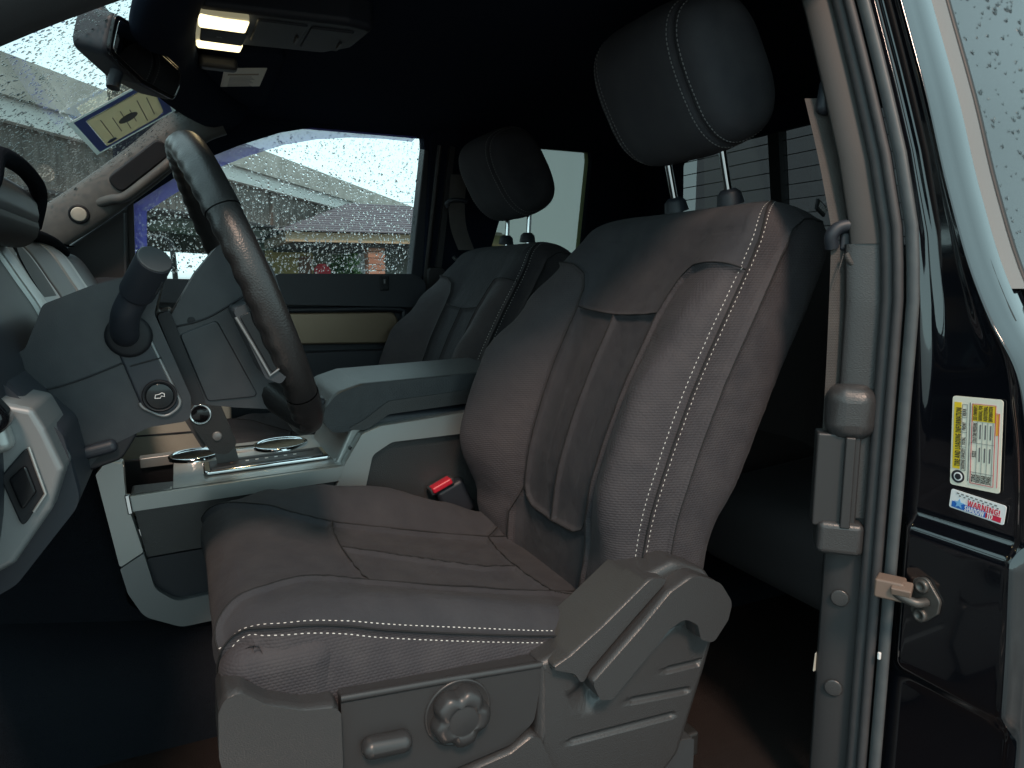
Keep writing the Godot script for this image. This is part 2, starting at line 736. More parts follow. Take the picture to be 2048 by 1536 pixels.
	m.albedo_texture = noise_tex(0.03, SM, 25, 512, [Color(0.45, 0.42, 0.40), Color(1, 1, 1)], 4)
	m = mat("shingle", Color(0.085, 0.09, 0.11), 0.8)
	m = mat("shingle_pale", Color(0.105, 0.11, 0.13), 0.8)
	m = mat("tan_fascia", Color(0.36, 0.29, 0.19), 0.7)
	m = mat("shade_wood", Color(0.03, 0.03, 0.032), 0.8)
	m = mat("brick", Color(0.24, 0.12, 0.08), 0.9)
	m = mat("brick_pale", Color(0.30, 0.16, 0.11), 0.9)
	m = mat("white_wall", Color(0.72, 0.76, 0.78), 0.7)
	m = mat("yellow_wall", Color(0.60, 0.48, 0.20), 0.8)
	m = mat("green_roof", Color(0.38, 0.50, 0.42), 0.6)
	m = mat("window_dark", Color(0.06, 0.075, 0.08), 0.2)
	m = mat("grass", Color(0.06, 0.11, 0.05), 0.95)
	m = mat("leaf", Color(0.05, 0.10, 0.04), 0.7)
	m.backlight_enabled = true
	m.backlight = Color(0.2, 0.35, 0.1)
	m = mat("leaf_pale", Color(0.09, 0.16, 0.06), 0.7)
	m.backlight_enabled = true
	m.backlight = Color(0.2, 0.35, 0.1)
	m = mat("bark", Color(0.09, 0.065, 0.045), 0.9)
	m = mat("siding", Color(0.30, 0.31, 0.33), 0.7)
	m = mat("far_green", Color(0.05, 0.075, 0.06), 0.9)
	for n in ["cloth", "cloth_knit", "column_plastic", "leather", "pillar_grey", "rubber", "rubber_grey", "strap", "column_grain"]:
		wear(M[n], worn, 2.6 if n.begins_with("cloth") else 4.0)
	m = mat("car_paint", Color(0.25, 0.27, 0.27), 0.25, 0.3)

# ---------------------------------------------------------------- seats
# a padded form: a spine of points in x, y; at each point a ring across z and inward; seams pressed in
class Pad:
	var P := []            # rows of points
	var N := []
	var A := PackedFloat32Array()      # distance along the ring from the middle, signed
	var Y := PackedFloat32Array()      # measure along the spine
	var over := 0.0        # A of the stitched seam

func seg_dist(p: Vector2, a: Vector2, b: Vector2) -> float:
	var d := b - a
	var t := clampf((p - a).dot(d) / maxf(d.length_squared(), 1e-9), 0.0, 1.0)
	return p.distance_to(a + d * t)

func ring_half(ctrl: Array, steps: Array) -> PackedVector2Array:
	return cat2(ctrl, steps)

func normals_of(rows: Array) -> Array:
	var g := Geo.new()
	g.grid(rows)
	var nc: int = rows[0].size()
	var out := []
	for k in rows.size():
		out.append(g.n.slice(k * nc, (k + 1) * nc))
	return out

func pad(spine: PackedVector2Array, measure: Callable, ctrl_of: Callable, steps: Array, nominal: Array, i_over: int, wide: Callable, seams: Array, close_r: float, groove: float, puff: float, turn: Callable) -> Pad:
	var o := Pad.new()
	var nom := ring_half(nominal, steps)
	var al := PackedFloat32Array([0.0])
	for k in range(1, nom.size()):
		al.append(al[k - 1] + nom[k].distance_to(nom[k - 1]))
	var at := 0
	for k in i_over:
		at += steps[k]
	o.over = al[at]
	var cnt := nom.size()
	for k in range(cnt - 1, 0, -1):
		o.A.append(-al[k])
	o.A.append_array(al)
	var sp := []
	for k in spine.size():
		var t := (spine[mini(k + 1, spine.size() - 1)] - spine[maxi(k - 1, 0)]).normalized()
		sp.append([spine[k], t, 0.0, measure.call(spine[k], k)])
	if close_r > 0.0:
		var e = sp[sp.size() - 1]
		for k in range(1, 13):
			var a := PI / 2 * k / 12.0
			sp.append([e[0] + e[1] * close_r * sin(a), e[1], a, e[3] + close_r * a])
	for s in sp:
		var half := ring_half(ctrl_of.call(s[3], 1.0), steps)
		var half_far := ring_half(ctrl_of.call(s[3], -1.0), steps)
		var dn := Vector2(s[1].y, -s[1].x).rotated(turn.call(s[3]))
		var w: float = wide.call(s[3])
		var row := PackedVector3Array()
		var zmax := 0.0
		var dmax := 0.0
		for p in half:
			zmax = maxf(zmax, p.x)
			dmax = maxf(dmax, p.y)
		var put := func(p: Vector2, sgn: float) -> Vector3:
			var z := p.x * w
			var d := p.y
			if s[2] > 0.0:
				z *= 1.0 - 0.30 * (1.0 - cos(s[2]))
				d = dmax * 0.5 + (d - dmax * 0.5) * maxf(cos(s[2]), 0.02)
			var q: Vector2 = s[0] + dn * d
			return Vector3(q.x, q.y, z * sgn)
		for k in range(cnt - 1, 0, -1):
			row.append(put.call(half_far[k], -1.0))
		for k in cnt:
			row.append(put.call(half[k], 1.0))
		o.P.append(row)
		o.Y.append(s[3])
	var nn := normals_of(o.P)
	var wob := FastNoiseLite.new()
	wob.seed = 4
	wob.frequency = 9.0
	for r in o.P.size():
		for c in o.A.size():
			var q := Vector2(o.A[c], o.Y[r])
			var d := 1.0
			for sm in seams:
				if q.x < sm[1].position.x - 0.05 or q.x > sm[1].end.x + 0.05 or q.y < sm[1].position.y - 0.05 or q.y > sm[1].end.y + 0.05:
					continue
				var pl: PackedVector2Array = sm[0]
				for k in pl.size() - 1:
					d = minf(d, seg_dist(q, pl[k], pl[k + 1]))
			var h := puff * (1.0 - exp(-d / 0.020)) - groove * exp(-pow(d / 0.0032, 2.0))
			h += 0.0016 * wob.get_noise_3d(o.P[r][c].x, o.P[r][c].y, o.P[r][c].z) + 0.0007 * wob.get_noise_3d(o.P[r][c].x * 4.0, o.P[r][c].y * 4.0, o.P[r][c].z * 4.0)
			o.P[r][c] += nn[r][c] * h * (1.0 if sp[r][2] == 0.0 else maxf(0.0, 1.0 - sp[r][2] / 1.3))
	o.N = normals_of(o.P)
	var mid: int = o.A.size() / 2
	return o

func seam(pts: Array) -> Array:
	var pl := PackedVector2Array(pts)
	var b := Rect2(pl[0], Vector2.ZERO)
	for p in pl:
		b = b.expand(p)
	return [pl, b]

func mirrored(pts: Array) -> Array:
	var o := []
	for p in pts:
		o.append(Vector2(-p.x, p.y))
	return o

# split the form into panels by a rule; each panel is one mesh
func panels(o: Pad, rule: Callable, shift: Vector3) -> Dictionary:
	var got := {}
	var nc := o.A.size()
	for r in o.P.size() - 1:
		for c in nc - 1:
			var id: String = rule.call((o.A[c] + o.A[c + 1]) / 2.0, (o.Y[r] + o.Y[r + 1]) / 2.0)
			if not got.has(id):
				got[id] = [Geo.new(), {}]
			var g: Geo = got[id][0]
			var seen: Dictionary = got[id][1]
			var k := []
			for e in [[r, c], [r, c + 1], [r + 1, c], [r + 1, c + 1]]:
				var key: int = e[0] * nc + e[1]
				if not seen.has(key):
					seen[key] = g.v.size()
					g.v.append(o.P[e[0]][e[1]] + shift)
					g.n.append(o.N[e[0]][e[1]])
				k.append(seen[key])
			g.tri(k[0], k[1], k[2])
			g.tri(k[1], k[3], k[2])
	return got

func stitches(o: Pad, a: float, from_y: float, to_y: float, step: float) -> Array:
	var line := PackedVector3Array()
	var nr := PackedVector3Array()
	var c := 0
	while c < o.A.size() - 2 and o.A[c + 1] < a:
		c += 1
	var f := clampf((a - o.A[c]) / maxf(o.A[c + 1] - o.A[c], 1e-6), 0.0, 1.0)
	for r in o.P.size():
		if o.Y[r] >= from_y and o.Y[r] <= to_y:
			line.append(o.P[r][c].lerp(o.P[r][c + 1], f))
			nr.append(o.N[r][c].lerp(o.N[r][c + 1], f).normalized())
	return along(line, nr, step)

func along(line: PackedVector3Array, nr: PackedVector3Array, step: float) -> Array:
	var out := []
	var need := 0.0
	for k in line.size() - 1:
		var d := line[k].distance_to(line[k + 1])
		var at := need
		while at < d:
			var t := (line[k + 1] - line[k]).normalized()
			var n := (nr[k] - t * nr[k].dot(t)).normalized()
			out.append(Transform3D(Basis(t, n, t.cross(n)), line[k].lerp(line[k + 1], at / d) + n * 0.0006))
			at += step
		need = at - d
	return out

# where a point of the unrolled cover lies on the padded form
func on_pad(o: Pad, q: Vector2) -> Vector3:
	var r := 0
	while r < o.Y.size() - 2 and o.Y[r + 1] < q.y:
		r += 1
	var c := 0
	while c < o.A.size() - 2 and o.A[c + 1] < q.x:
		c += 1
	var fr := clampf((q.y - o.Y[r]) / maxf(o.Y[r + 1] - o.Y[r], 1e-6), 0.0, 1.0)
	var fc := clampf((q.x - o.A[c]) / maxf(o.A[c + 1] - o.A[c], 1e-6), 0.0, 1.0)
	var a: Vector3 = o.P[r][c].lerp(o.P[r][c + 1], fc)
	var b: Vector3 = o.P[r + 1][c].lerp(o.P[r + 1][c + 1], fc)
	return a.lerp(b, fr)

# near-black tubes along every seam paint in its crease shade, as one part
func seam_shades(o: Pad, seams: Array, from_y: float, to_y: float, seat: Node3D) -> void:
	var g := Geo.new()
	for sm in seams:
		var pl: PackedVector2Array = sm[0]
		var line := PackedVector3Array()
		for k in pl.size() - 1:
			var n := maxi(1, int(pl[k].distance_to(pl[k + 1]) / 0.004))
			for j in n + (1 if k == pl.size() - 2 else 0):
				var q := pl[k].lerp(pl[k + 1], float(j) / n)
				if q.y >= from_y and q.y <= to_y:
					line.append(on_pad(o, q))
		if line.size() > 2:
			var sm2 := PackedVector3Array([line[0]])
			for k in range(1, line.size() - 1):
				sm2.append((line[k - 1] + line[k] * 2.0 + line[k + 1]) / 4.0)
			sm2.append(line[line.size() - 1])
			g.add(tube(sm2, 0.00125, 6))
	part("seam_shade", g, "crease_shade", seat)

func stitch_mesh() -> ArrayMesh:
	return ball(Vector3.ZERO, Vector3(0.0024, 0.0008, 0.00085), Basis(), 6, 4, 0.7).mesh()

func build_backrest(seat: Node3D) -> void:
	var spine := cat2([Vector2(0.525, 0.235), Vector2(0.542, 0.345), Vector2(0.560, 0.455), Vector2(0.604, 0.575), Vector2(0.660, 0.690), Vector2(0.714, 0.780), Vector2(0.737, 0.826)], 36)
	var bl := [[0.24, 0.02], [0.33, 0.045], [0.45, 0.088], [0.57, 0.088], [0.67, 0.055], [0.765, 0.030], [0.84, 0.014], [0.9, 0.004]]
	var steps := [20, 18, 10, 12, 12, 10, 10, 8, 14, 14, 8, 4, 5, 8]
	var ctrl := func(y: float, near: float) -> Array:
		var b: float = lerp1(bl, y) * (0.55 if near > 0.0 else 1.2)
		var c := 0.0 if near > 0.0 else 0.022
		var T := lerp1([[0.24, 0.13], [0.34, 0.15], [0.55, 0.176], [0.75, 0.172], [0.9, 0.172]], y)
		return [Vector2(0, 0), Vector2(0.055, 0), Vector2(0.100, -0.001), Vector2(0.124, -0.20 * b), Vector2(0.154 + c * 0.5, -0.70 * b), Vector2(0.188 + c, -b), Vector2(0.210 + c * 0.7, -0.84 * b), Vector2(0.226 + c * 0.3, -0.34 * b), Vector2(0.234, 0.012), Vector2(0.242, 0.052), Vector2(0.246, T * 0.6), Vector2(0.241, T - 0.03), Vector2(0.215, T - 0.006), Vector2(0.16, T), Vector2(0, T)]
	var meas := func(p: Vector2, _k: int) -> float: return p.y
	var wide := func(y: float) -> float: return lerp1([[0.24, 0.90], [0.36, 0.97], [0.50, 1.0], [0.70, 1.0], [0.80, 0.97], [0.87, 0.92], [0.92, 0.90]], y)
	var nominal: Array = ctrl.call(0.55, 1.0)
	var nomh := ring_half(nominal, steps)
	var os := 0.0
	var lim := 0
	for k in 8:
		lim += steps[k]
	for k in range(1, lim + 1):
		os += nomh[k].distance_to(nomh[k - 1])
	var arc := [Vector2(0.119, 0.694), Vector2(0.125, 0.722), Vector2(0.142, 0.748), Vector2(0.172, 0.761), Vector2(os, 0.765)]
	var side := [Vector2(0.108, 0.375), Vector2(0.110, 0.45), Vector2(0.114, 0.55), Vector2(0.119, 0.694)]
	var foot := [Vector2(0.108, 0.385), Vector2(0.135, 0.33), Vector2(0.14, 0.25)]
	var outer := [Vector2(os + 0.042, 0.2), Vector2(os + 0.042, 0.79), Vector2(os + 0.048, 0.83), Vector2(os + 0.075, 0.855), Vector2(os + 0.14, 0.865)]
	var seams := [seam([Vector2(os, 0.2), Vector2(os, 1.0)]), seam([Vector2(-os, 0.2), Vector2(-os, 1.0)]), seam(arc), seam(mirrored(arc)), seam(side), seam(mirrored(side)), seam(foot), seam(mirrored(foot)), seam(outer), seam(mirrored(outer)),
		seam([Vector2(-0.119, 0.694), Vector2(-0.06, 0.690), Vector2(0, 0.687), Vector2(0.06, 0.690), Vector2(0.119, 0.694)]),
		seam([Vector2(0.0, 0.687), Vector2(0.0, 0.352)]),
		seam([Vector2(-0.108, 0.385), Vector2(-0.100, 0.366), Vector2(-0.075, 0.355), Vector2(0, 0.351), Vector2(0.075, 0.355), Vector2(0.100, 0.366), Vector2(0.108, 0.385)])]
	var o := pad(spine, meas, ctrl, steps, nominal, 8, wide, seams, 0.060, 0.0062, 0.0038, func(y: float) -> float: return lerp1([[0.66, 0.0], [0.86, 0.26]], y))
	var rule := func(a: float, y: float) -> String:
		var b := absf(a)
		if b > os:
			return "side_panel" if a > 0 else "side_panel_far"
		if b < lin1([[0.36, 0.108], [0.45, 0.110], [0.55, 0.114], [0.69, 0.119]], y) and y > 0.352 and y < 0.690:
			return "insert_near" if a > 0 else "insert_far"
		var top := lin1([[0.0, 0.687], [0.119, 0.694], [0.125, 0.722], [0.142, 0.748], [0.172, 0.761], [os, 0.765]], b)
		if y > top:
			return "upper_panel"
		if b < 0.125 and y < 0.36:
			return "lower_panel"
		return "bolster_near" if a > 0 else "bolster_far"
	var got := panels(o, rule, Vector3.ZERO)
	var nm := {"side_panel": "side_panel", "side_panel_far": "side_panel", "insert_near": "back_insert", "insert_far": "back_insert", "upper_panel": "shoulder_panel", "lower_panel": "lower_panel", "bolster_near": "back_bolster", "bolster_far": "back_bolster"}
	for id in got:
		part(nm[id], got[id][0], "cloth_knit" if id.begins_with("side") or id.begins_with("bol") else "cloth", seat)
	var st := []
	for sg in [1.0, -1.0]:
		for d in [-0.0085, 0.0085]:
			st.append_array(stitches(o, sg * (os + d), 0.24, 0.93, 0.0074))
	seam_shades(o, seams, 0.25, 0.885, seat)
	many("stitching", stitch_mesh(), "thread", st, seat)

func build_cushion(seat: Node3D) -> void:
	var spine := cat2([Vector2(0.034, 0.245), Vector2(0.018, 0.290), Vector2(0.008, 0.330), Vector2(0.014, 0.362), Vector2(0.045, 0.384), Vector2(0.10, 0.382), Vector2(0.15, 0.371), Vector2(0.20, 0.355), Vector2(0.30, 0.328), Vector2(0.40, 0.303), Vector2(0.50, 0.281), Vector2(0.62, 0.258)], [8, 8, 12, 14, 16, 16, 18, 30, 30, 30, 26])
	var len := PackedFloat32Array([0.0])
	for k in range(1, spine.size()):
		len.append(len[k - 1] + spine[k].distance_to(spine[k - 1]))
	# measured so that on the top it equals x
	var ref := 0
	while spine[ref].x < 0.1 or ref < 40:
		ref += 1
	var off: float = len[ref] - spine[ref].x
	var meas := func(_p: Vector2, k: int) -> float: return len[k] - off
	var bl := [[-0.2, 0.0], [0.0, 0.003], [0.06, 0.010], [0.12, 0.026], [0.2, 0.046], [0.3, 0.054], [0.42, 0.042], [0.5, 0.030], [0.65, 0.02]]
	var steps := [22, 16, 10, 10, 9, 9, 9, 10, 8, 6, 4]
	var ctrl := func(y: float, near: float) -> Array:
		var b: float = lerp1(bl, y) * (0.42 if near > 0.0 else 1.1)
		var e := lerp1([[0.045, 0.0], [0.062, 1.0]], y)
		return [Vector2(0, 0), Vector2(0.07, 0), Vector2(0.118, 0.0), Vector2(0.148, -0.38 * b), Vector2(0.176, -0.85 * b), Vector2(0.200, -b), Vector2(0.221, -0.62 * b + 0.004), Vector2(0.236, 0.012), Vector2(0.246, 0.021 + 0.015 * e), Vector2(0.252, 0.025 + 0.045 * e), Vector2(0.252, 0.028 + 0.097 * e), Vector2(0.243, 0.030 + 0.115 * e)]
	var wide := func(y: float) -> float: return lerp1([[-0.15, 0.86], [-0.06, 0.89], [0.01, 0.93], [0.09, 1.0], [0.3, 1.0], [0.6, 1.0]], y)
	var nominal: Array = ctrl.call(0.25, 1.0)
	var nomh := ring_half(nominal, steps)
	var os := 0.0
	var lim := 0
	for k in 7:
		lim += steps[k]
	for k in range(1, lim + 1):
		os += nomh[k].distance_to(nomh[k - 1])
	var edge := [Vector2(os, -0.005), Vector2(0.215, 0.012), Vector2(0.185, 0.045), Vector2(0.155, 0.09), Vector2(0.133, 0.14), Vector2(0.124, 0.20), Vector2(0.122, 0.35), Vector2(0.124, 0.50), Vector2(0.13, 0.6)]
	var front := [Vector2(os, -0.005), Vector2(os * 0.93, -0.05), Vector2(os * 0.90, -0.15)]
	var seams := [seam([Vector2(os, -0.005), Vector2(os, 1.0)]), seam([Vector2(-os, -0.005), Vector2(-os, 1.0)]), seam(edge), seam(mirrored(edge)), seam(front), seam(mirrored(front)),
		seam([Vector2(-0.124, 0.205), Vector2(-0.06, 0.196), Vector2(0, 0.194), Vector2(0.06, 0.196), Vector2(0.124, 0.205)]),
		seam([Vector2(0.0, 0.195), Vector2(0.004, 0.25), Vector2(0.022, 0.35), Vector2(0.030, 0.42), Vector2(0.022, 0.475)]),
		seam([Vector2(-0.15, 0.515), Vector2(-0.123, 0.487), Vector2(-0.06, 0.476), Vector2(0, 0.472), Vector2(0.06, 0.476), Vector2(0.123, 0.487), Vector2(0.15, 0.515)])]
	var o := pad(spine, meas, ctrl, steps, nominal, 7, wide, seams, 0.0, 0.0062, 0.0042, func(_y: float) -> float: return 0.0)
	var rule := func(a: float, y: float) -> String:
		var b := absf(a)
		if y > -0.005 and b > os or (y <= -0.005 and b > os * lin1([[-0.15, 0.90], [-0.05, 0.93], [-0.005, 1.0]], y)):
			return "side_panel" if a > 0 else "side_far"
		var e := lin1([[-0.005, os], [0.012, 0.215], [0.045, 0.185], [0.09, 0.155], [0.14, 0.133], [0.20, 0.124], [0.5, 0.124], [0.6, 0.13]], y)
		if y > -0.005 and b > e:
			return "bolster_near" if a > 0 else "bolster_far"
		if y < 0.195 + 0.010 * pow(b / 0.124, 2.0):
			return "front_panel"
		if y > 0.472 + 0.015 * pow(b / 0.124, 2.0):
			return "rear_panel"
		return "insert_near" if a > lin1([[0.19, 0.0], [0.25, 0.004], [0.35, 0.022], [0.42, 0.03], [0.475, 0.022]], y) else "insert_far"
	var got := panels(o, rule, Vector3.ZERO)
	var nm := {"side_panel": "cushion_side", "side_far": "cushion_side", "bolster_near": "cushion_bolster", "bolster_far": "cushion_bolster", "front_panel": "thigh_panel", "rear_panel": "cushion_rear_panel", "insert_near": "cushion_insert", "insert_far": "cushion_insert"}
	for id in got:
		part(nm[id], got[id][0], "cloth_knit" if id.begins_with("side") else "cloth", seat)
	var st := []
	for sg in [1.0, -1.0]:
		for d in [-0.008, 0.008]:
			st.append_array(stitches(o, sg * (os + d), 0.0, 0.56, 0.0070))
	seam_shades(o, seams, -0.12, 0.56, seat)
	part("cushion_core", superell(Vector3(0.078, 0.300, 0.0), Vector3(0.064, 0.060, 0.2500), Basis(), 0.0, 0.030), "cloth_knit", seat)
	many("stitching", stitch_mesh(), "thread", st, seat)

func headrest_points(lift: float, back: float) -> Array:
	var rows := []
	var ax := Vector2(-0.42, 0.9075)          # the headrest leans forward at its top
	var c := Vector2(0.772 + back, 1.064 + lift)
	var nu := 96
	var nv := 110
	for k in nv + 1:
		var la := -PI / 2 + PI * k / nv
		var z := spow(sin(la), 0.50) * 0.143
		var s := pow(maxf(cos(la), 0.0), 0.36)
		var row := PackedVector3Array()
		for j in nu:
			var a := TAU * j / nu
			var u := spow(cos(a), 0.72)       # up
			var w := spow(sin(a), 0.72)       # forward
			var up := u * 0.118 * s
			var fw := w * 0.082 * s
			fw += 0.020 * s * (u * 0.5 + 0.2)         # fuller at the top
			up -= 0.012 * (1.0 - s) * 0.0
			fw *= 1.0 - 0.10 * pow(absf(z) / 0.143, 2.0)
			var p := c + ax * up + Vector2(-ax.y, ax.x) * fw
			row.append(Vector3(p.x, p.y, z))
		rows.append(row)
	# the two seams where front and side meet
	var g := Geo.new()
	g.grid(rows, true)
	var nn := []
	for k in nv + 1:
		nn.append(g.n.slice(k * nu, (k + 1) * nu))
	var wob := FastNoiseLite.new()
	wob.seed = 9
	wob.frequency = 9.0
	for k in nv + 1:
		for j in nu:
			var p: Vector3 = rows[k][j]
			var d := absf(absf(p.z) - 0.104)
			var h := 0.003 * (1.0 - exp(-d / 0.014)) - 0.006 * exp(-pow(d / 0.0028, 2.0)) + 0.002 * wob.get_noise_3d(p.x, p.y, p.z)
			rows[k][j] = p + nn[k][j] * h * (1.0 if g_out(nn[k][j], p, c) else -1.0)
	return rows

func g_out(n: Vector3, p: Vector3, c: Vector2) -> bool:
	return n.dot(p - Vector3(c.x, c.y, 0)) > 0.0

func headrest(seat: Node3D, lift: float, back: float) -> void:
	var rows := headrest_points(lift, back)
	var g := Geo.new()
	g.grid(rows, true)
	g.orient()
	var head := part("headrest", g, "cloth", seat)
	var nu := 96
	var st := []
	for zz in [0.104 - 0.0085, 0.104 + 0.0085, -0.104 + 0.0085, -0.104 - 0.0085]:
		var line := PackedVector3Array()
		var nr := PackedVector3Array()
		for j in nu + 1:
			for k in rows.size() - 1:
				var a: Vector3 = rows[k][j % nu]
				var b: Vector3 = rows[k + 1][j % nu]
				if a.z <= zz and b.z > zz:
					var f: float = (zz - a.z) / (b.z - a.z)
					line.append(a.lerp(b, f))
					nr.append(g.n[k * nu + j % nu].lerp(g.n[(k + 1) * nu + j % nu], f).normalized())
					break
		st.append_array(along(line, nr, 0.0066))
	var mm := many("stitching", stitch_mesh(), "thread_grey", st, seat)
	for s in [-1, 1]:
		var foot := Vector3(0.824, 0.872, 0.07 * s)
		var top := Vector3(0.824 + back * 0.5 - 0.004, 0.99 + lift, 0.07 * s)
		if lift == 0.0:
			top = Vector3(0.790, 1.01, 0.07 * s)
			foot = Vector3(0.828, 0.872, 0.07 * s)
		part("headrest_post", tube(PackedVector3Array([foot - (top - foot) * 0.2, foot, foot.lerp(top, 0.5), top]), 0.0065, 14), "chrome", seat)
		part("post_collar", lathe([[0.0, 0.016], [0.012, 0.015], [0.019, 0.008], [0.022, -0.01]], along_axis(top - foot, foot + Vector3(-0.002, 0.006, 0)), 24), "dark_plastic", seat)

func seat_shield(seat: Node3D) -> void:
	# front cap wrapping the corner of the cushion
	var cap := rp([[0.010, 0.318, 0.012], [0.016, 0.331, 0.01], [0.032, 0.336, 0.012], [0.058, 0.314, 0.03], [0.092, 0.299, 0.03], [0.126, 0.293, 0.006], [0.131, 0.285, 0.004], [0.131, 0.13, 0.004], [0.075, 0.12, 0.03], [0.022, 0.19, 0.04], [0.008, 0.27, 0.03]], 0.01, 8)
	part("shield_front_cap", plate(cap, 0.07, 0.017, at_z(0.283), 8), "grained", seat)
	# smooth control panel
	var pan := rp([[0.134, 0.294, 0.004], [0.386, 0.274, 0.004], [0.372, 0.198, 0.02], [0.340, 0.176, 0.02], [0.134, 0.150, 0.003]], 0.004, 6)
	var pnl := part("control_panel", plate(pan, 0.05, 0.004, at_z(0.268)), "smooth_plastic", seat)
	part("panel_lip", tube(PackedVector3Array([Vector3(0.134, 0.2915, 0.266), Vector3(0.26, 0.2825, 0.266), Vector3(0.385, 0.272, 0.266)]), 0.0045, 8), "smooth_plastic", pnl)
	# lower rail
	var rail := rp([[0.134, 0.146, 0.003], [0.335, 0.172, 0.012], [0.372, 0.190, 0.015], [0.40, 0.12, 0.02], [0.36, 0.05, 0.02], [0.134, 0.05, 0.01]], 0.01, 6)
	part("shield_lower_rail", plate(rail, 0.06, 0.012, at_z(0.279), 6), "grained", seat)
	# rear hump with three grooves
	var hump := rp([[0.378, 0.277, 0.004], [0.412, 0.286, 0.02], [0.462, 0.318, 0.03], [0.525, 0.362, 0.05], [0.585, 0.376, 0.03], [0.636, 0.352, 0.03], [0.662, 0.312, 0.01], [0.656, 0.276, 0.006], [0.660, 0.266, 0.006], [0.640, 0.20, 0.02], [0.600, 0.085, 0.03], [0.54, 0.03, 0.04], [0.40, 0.03, 0.03], [0.352, 0.08, 0.01], [0.375, 0.185, 0.02]], 0.01, 7)
	var cuts := [[Vector2(0.573, 0.220), Vector2(0.628, 0.218), 0.0052], [Vector2(0.516, 0.190), Vector2(0.608, 0.181), 0.0052], [Vector2(0.425, 0.158), Vector2(0.584, 0.150), 0.0052], [Vector2(0.452, 0.222), Vector2(0.570, 0.296), 0.016]]
	var sink := func(q: Vector2) -> float:
		var h := 0.0
		for c in cuts:
			var d := seg_dist(q, c[0], c[1])
			if c[2] > 0.01:
				h -= 0.012 * (1.0 - smoothstep(c[2] * 0.75, c[2] * 1.15, d))
			elif d < c[2]:
				h -= sqrt(maxf(0.0, 1.0 - pow(d / c[2], 2.0))) * 0.0045
		return h
	part("shield_rear_cover", relief_plate(hump, 0.075, 0.011, at_z(0.2725), sink, cuts), "grained", seat)
	# recline lever: a long handle with a hooked upper end
	var lev := rp([[0.436, 0.252, 0.008], [0.508, 0.310, 0.03], [0.552, 0.349, 0.03], [0.592, 0.366, 0.03], [0.634, 0.346, 0.03], [0.656, 0.314, 0.02], [0.650, 0.290, 0.014], [0.626, 0.262, 0.012], [0.604, 0.272, 0.008], [0.598, 0.294, 0.012], [0.576, 0.308, 0.02], [0.552, 0.298, 0.014], [0.466, 0.222, 0.010], [0.448, 0.226, 0.008]], 0.01, 8)
	part("recline_lever", plate(lev, 0.034, 0.0105, at_z(0.302), 7), "grained", seat)
	part("shield_ledge", plate(rp([[0.385, 0.276, 0.004], [0.418, 0.262, 0.01], [0.430, 0.244, 0.006], [0.440, 0.262, 0.004], [0.508, 0.320, 0.02], [0.560, 0.362, 0.02], [0.530, 0.366, 0.02], [0.462, 0.318, 0.03], [0.412, 0.287, 0.02]], 0.006, 5), 0.05, 0.008, at_z(0.2885)), "grained", seat)
	# lumbar knob
	var kx := Transform3D(Basis(), Vector3(0.270, 0.240, 0.268))
	part("knob_well", lathe([[0.0415, 0.0], [0.0415, 0.0025], [0.039, 0.003], [0.037, 0.0008], [0.0, 0.0008]], kx, 40), "smooth_plastic", pnl)
	var kn := part("lumbar_knob", lathe([[0.0355, 0.001], [0.0365, 0.006], [0.0355, 0.017], [0.031, 0.022], [0.024, 0.0235], [0.019, 0.0225], [0.018, 0.021], [0.0165, 0.0225], [0.0, 0.0232]], kx.rotated_local(Vector3(0, 0, 1), 0.45), 100, 5, 0.0062, 0, 4), "smooth_plastic", seat)
	# power switch
	part("height_switch", superell(Vector3(0.182, 0.229, 0.276), Vector3(0.029, 0.0115, 0.013), Basis(Vector3(0, 0, 1), -0.07), 0.0, 0.011), "smooth_plastic", pnl)
	# metal bracket and bolster base under the shield
	part("seat_base", superell(Vector3(0.36, 0.16, 0.0), Vector3(0.27, 0.075, 0.20), Basis(), 0.0, 0.02), "black", seat)
	part("seat_track", superell(Vector3(0.37, 0.045, 0.2), Vector3(0.31, 0.02, 0.02), Basis(), 0.0, 0.005), "steel", seat)
	part("track_cover", plate(rp([[0.585, 0.095, 0.003], [0.640, 0.088, 0.006], [0.640, 0.0, 0.004], [0.54, 0.0, 0.004]], 0.004), 0.03, 0.003, at_z(0.255)), "trim_grey", seat)

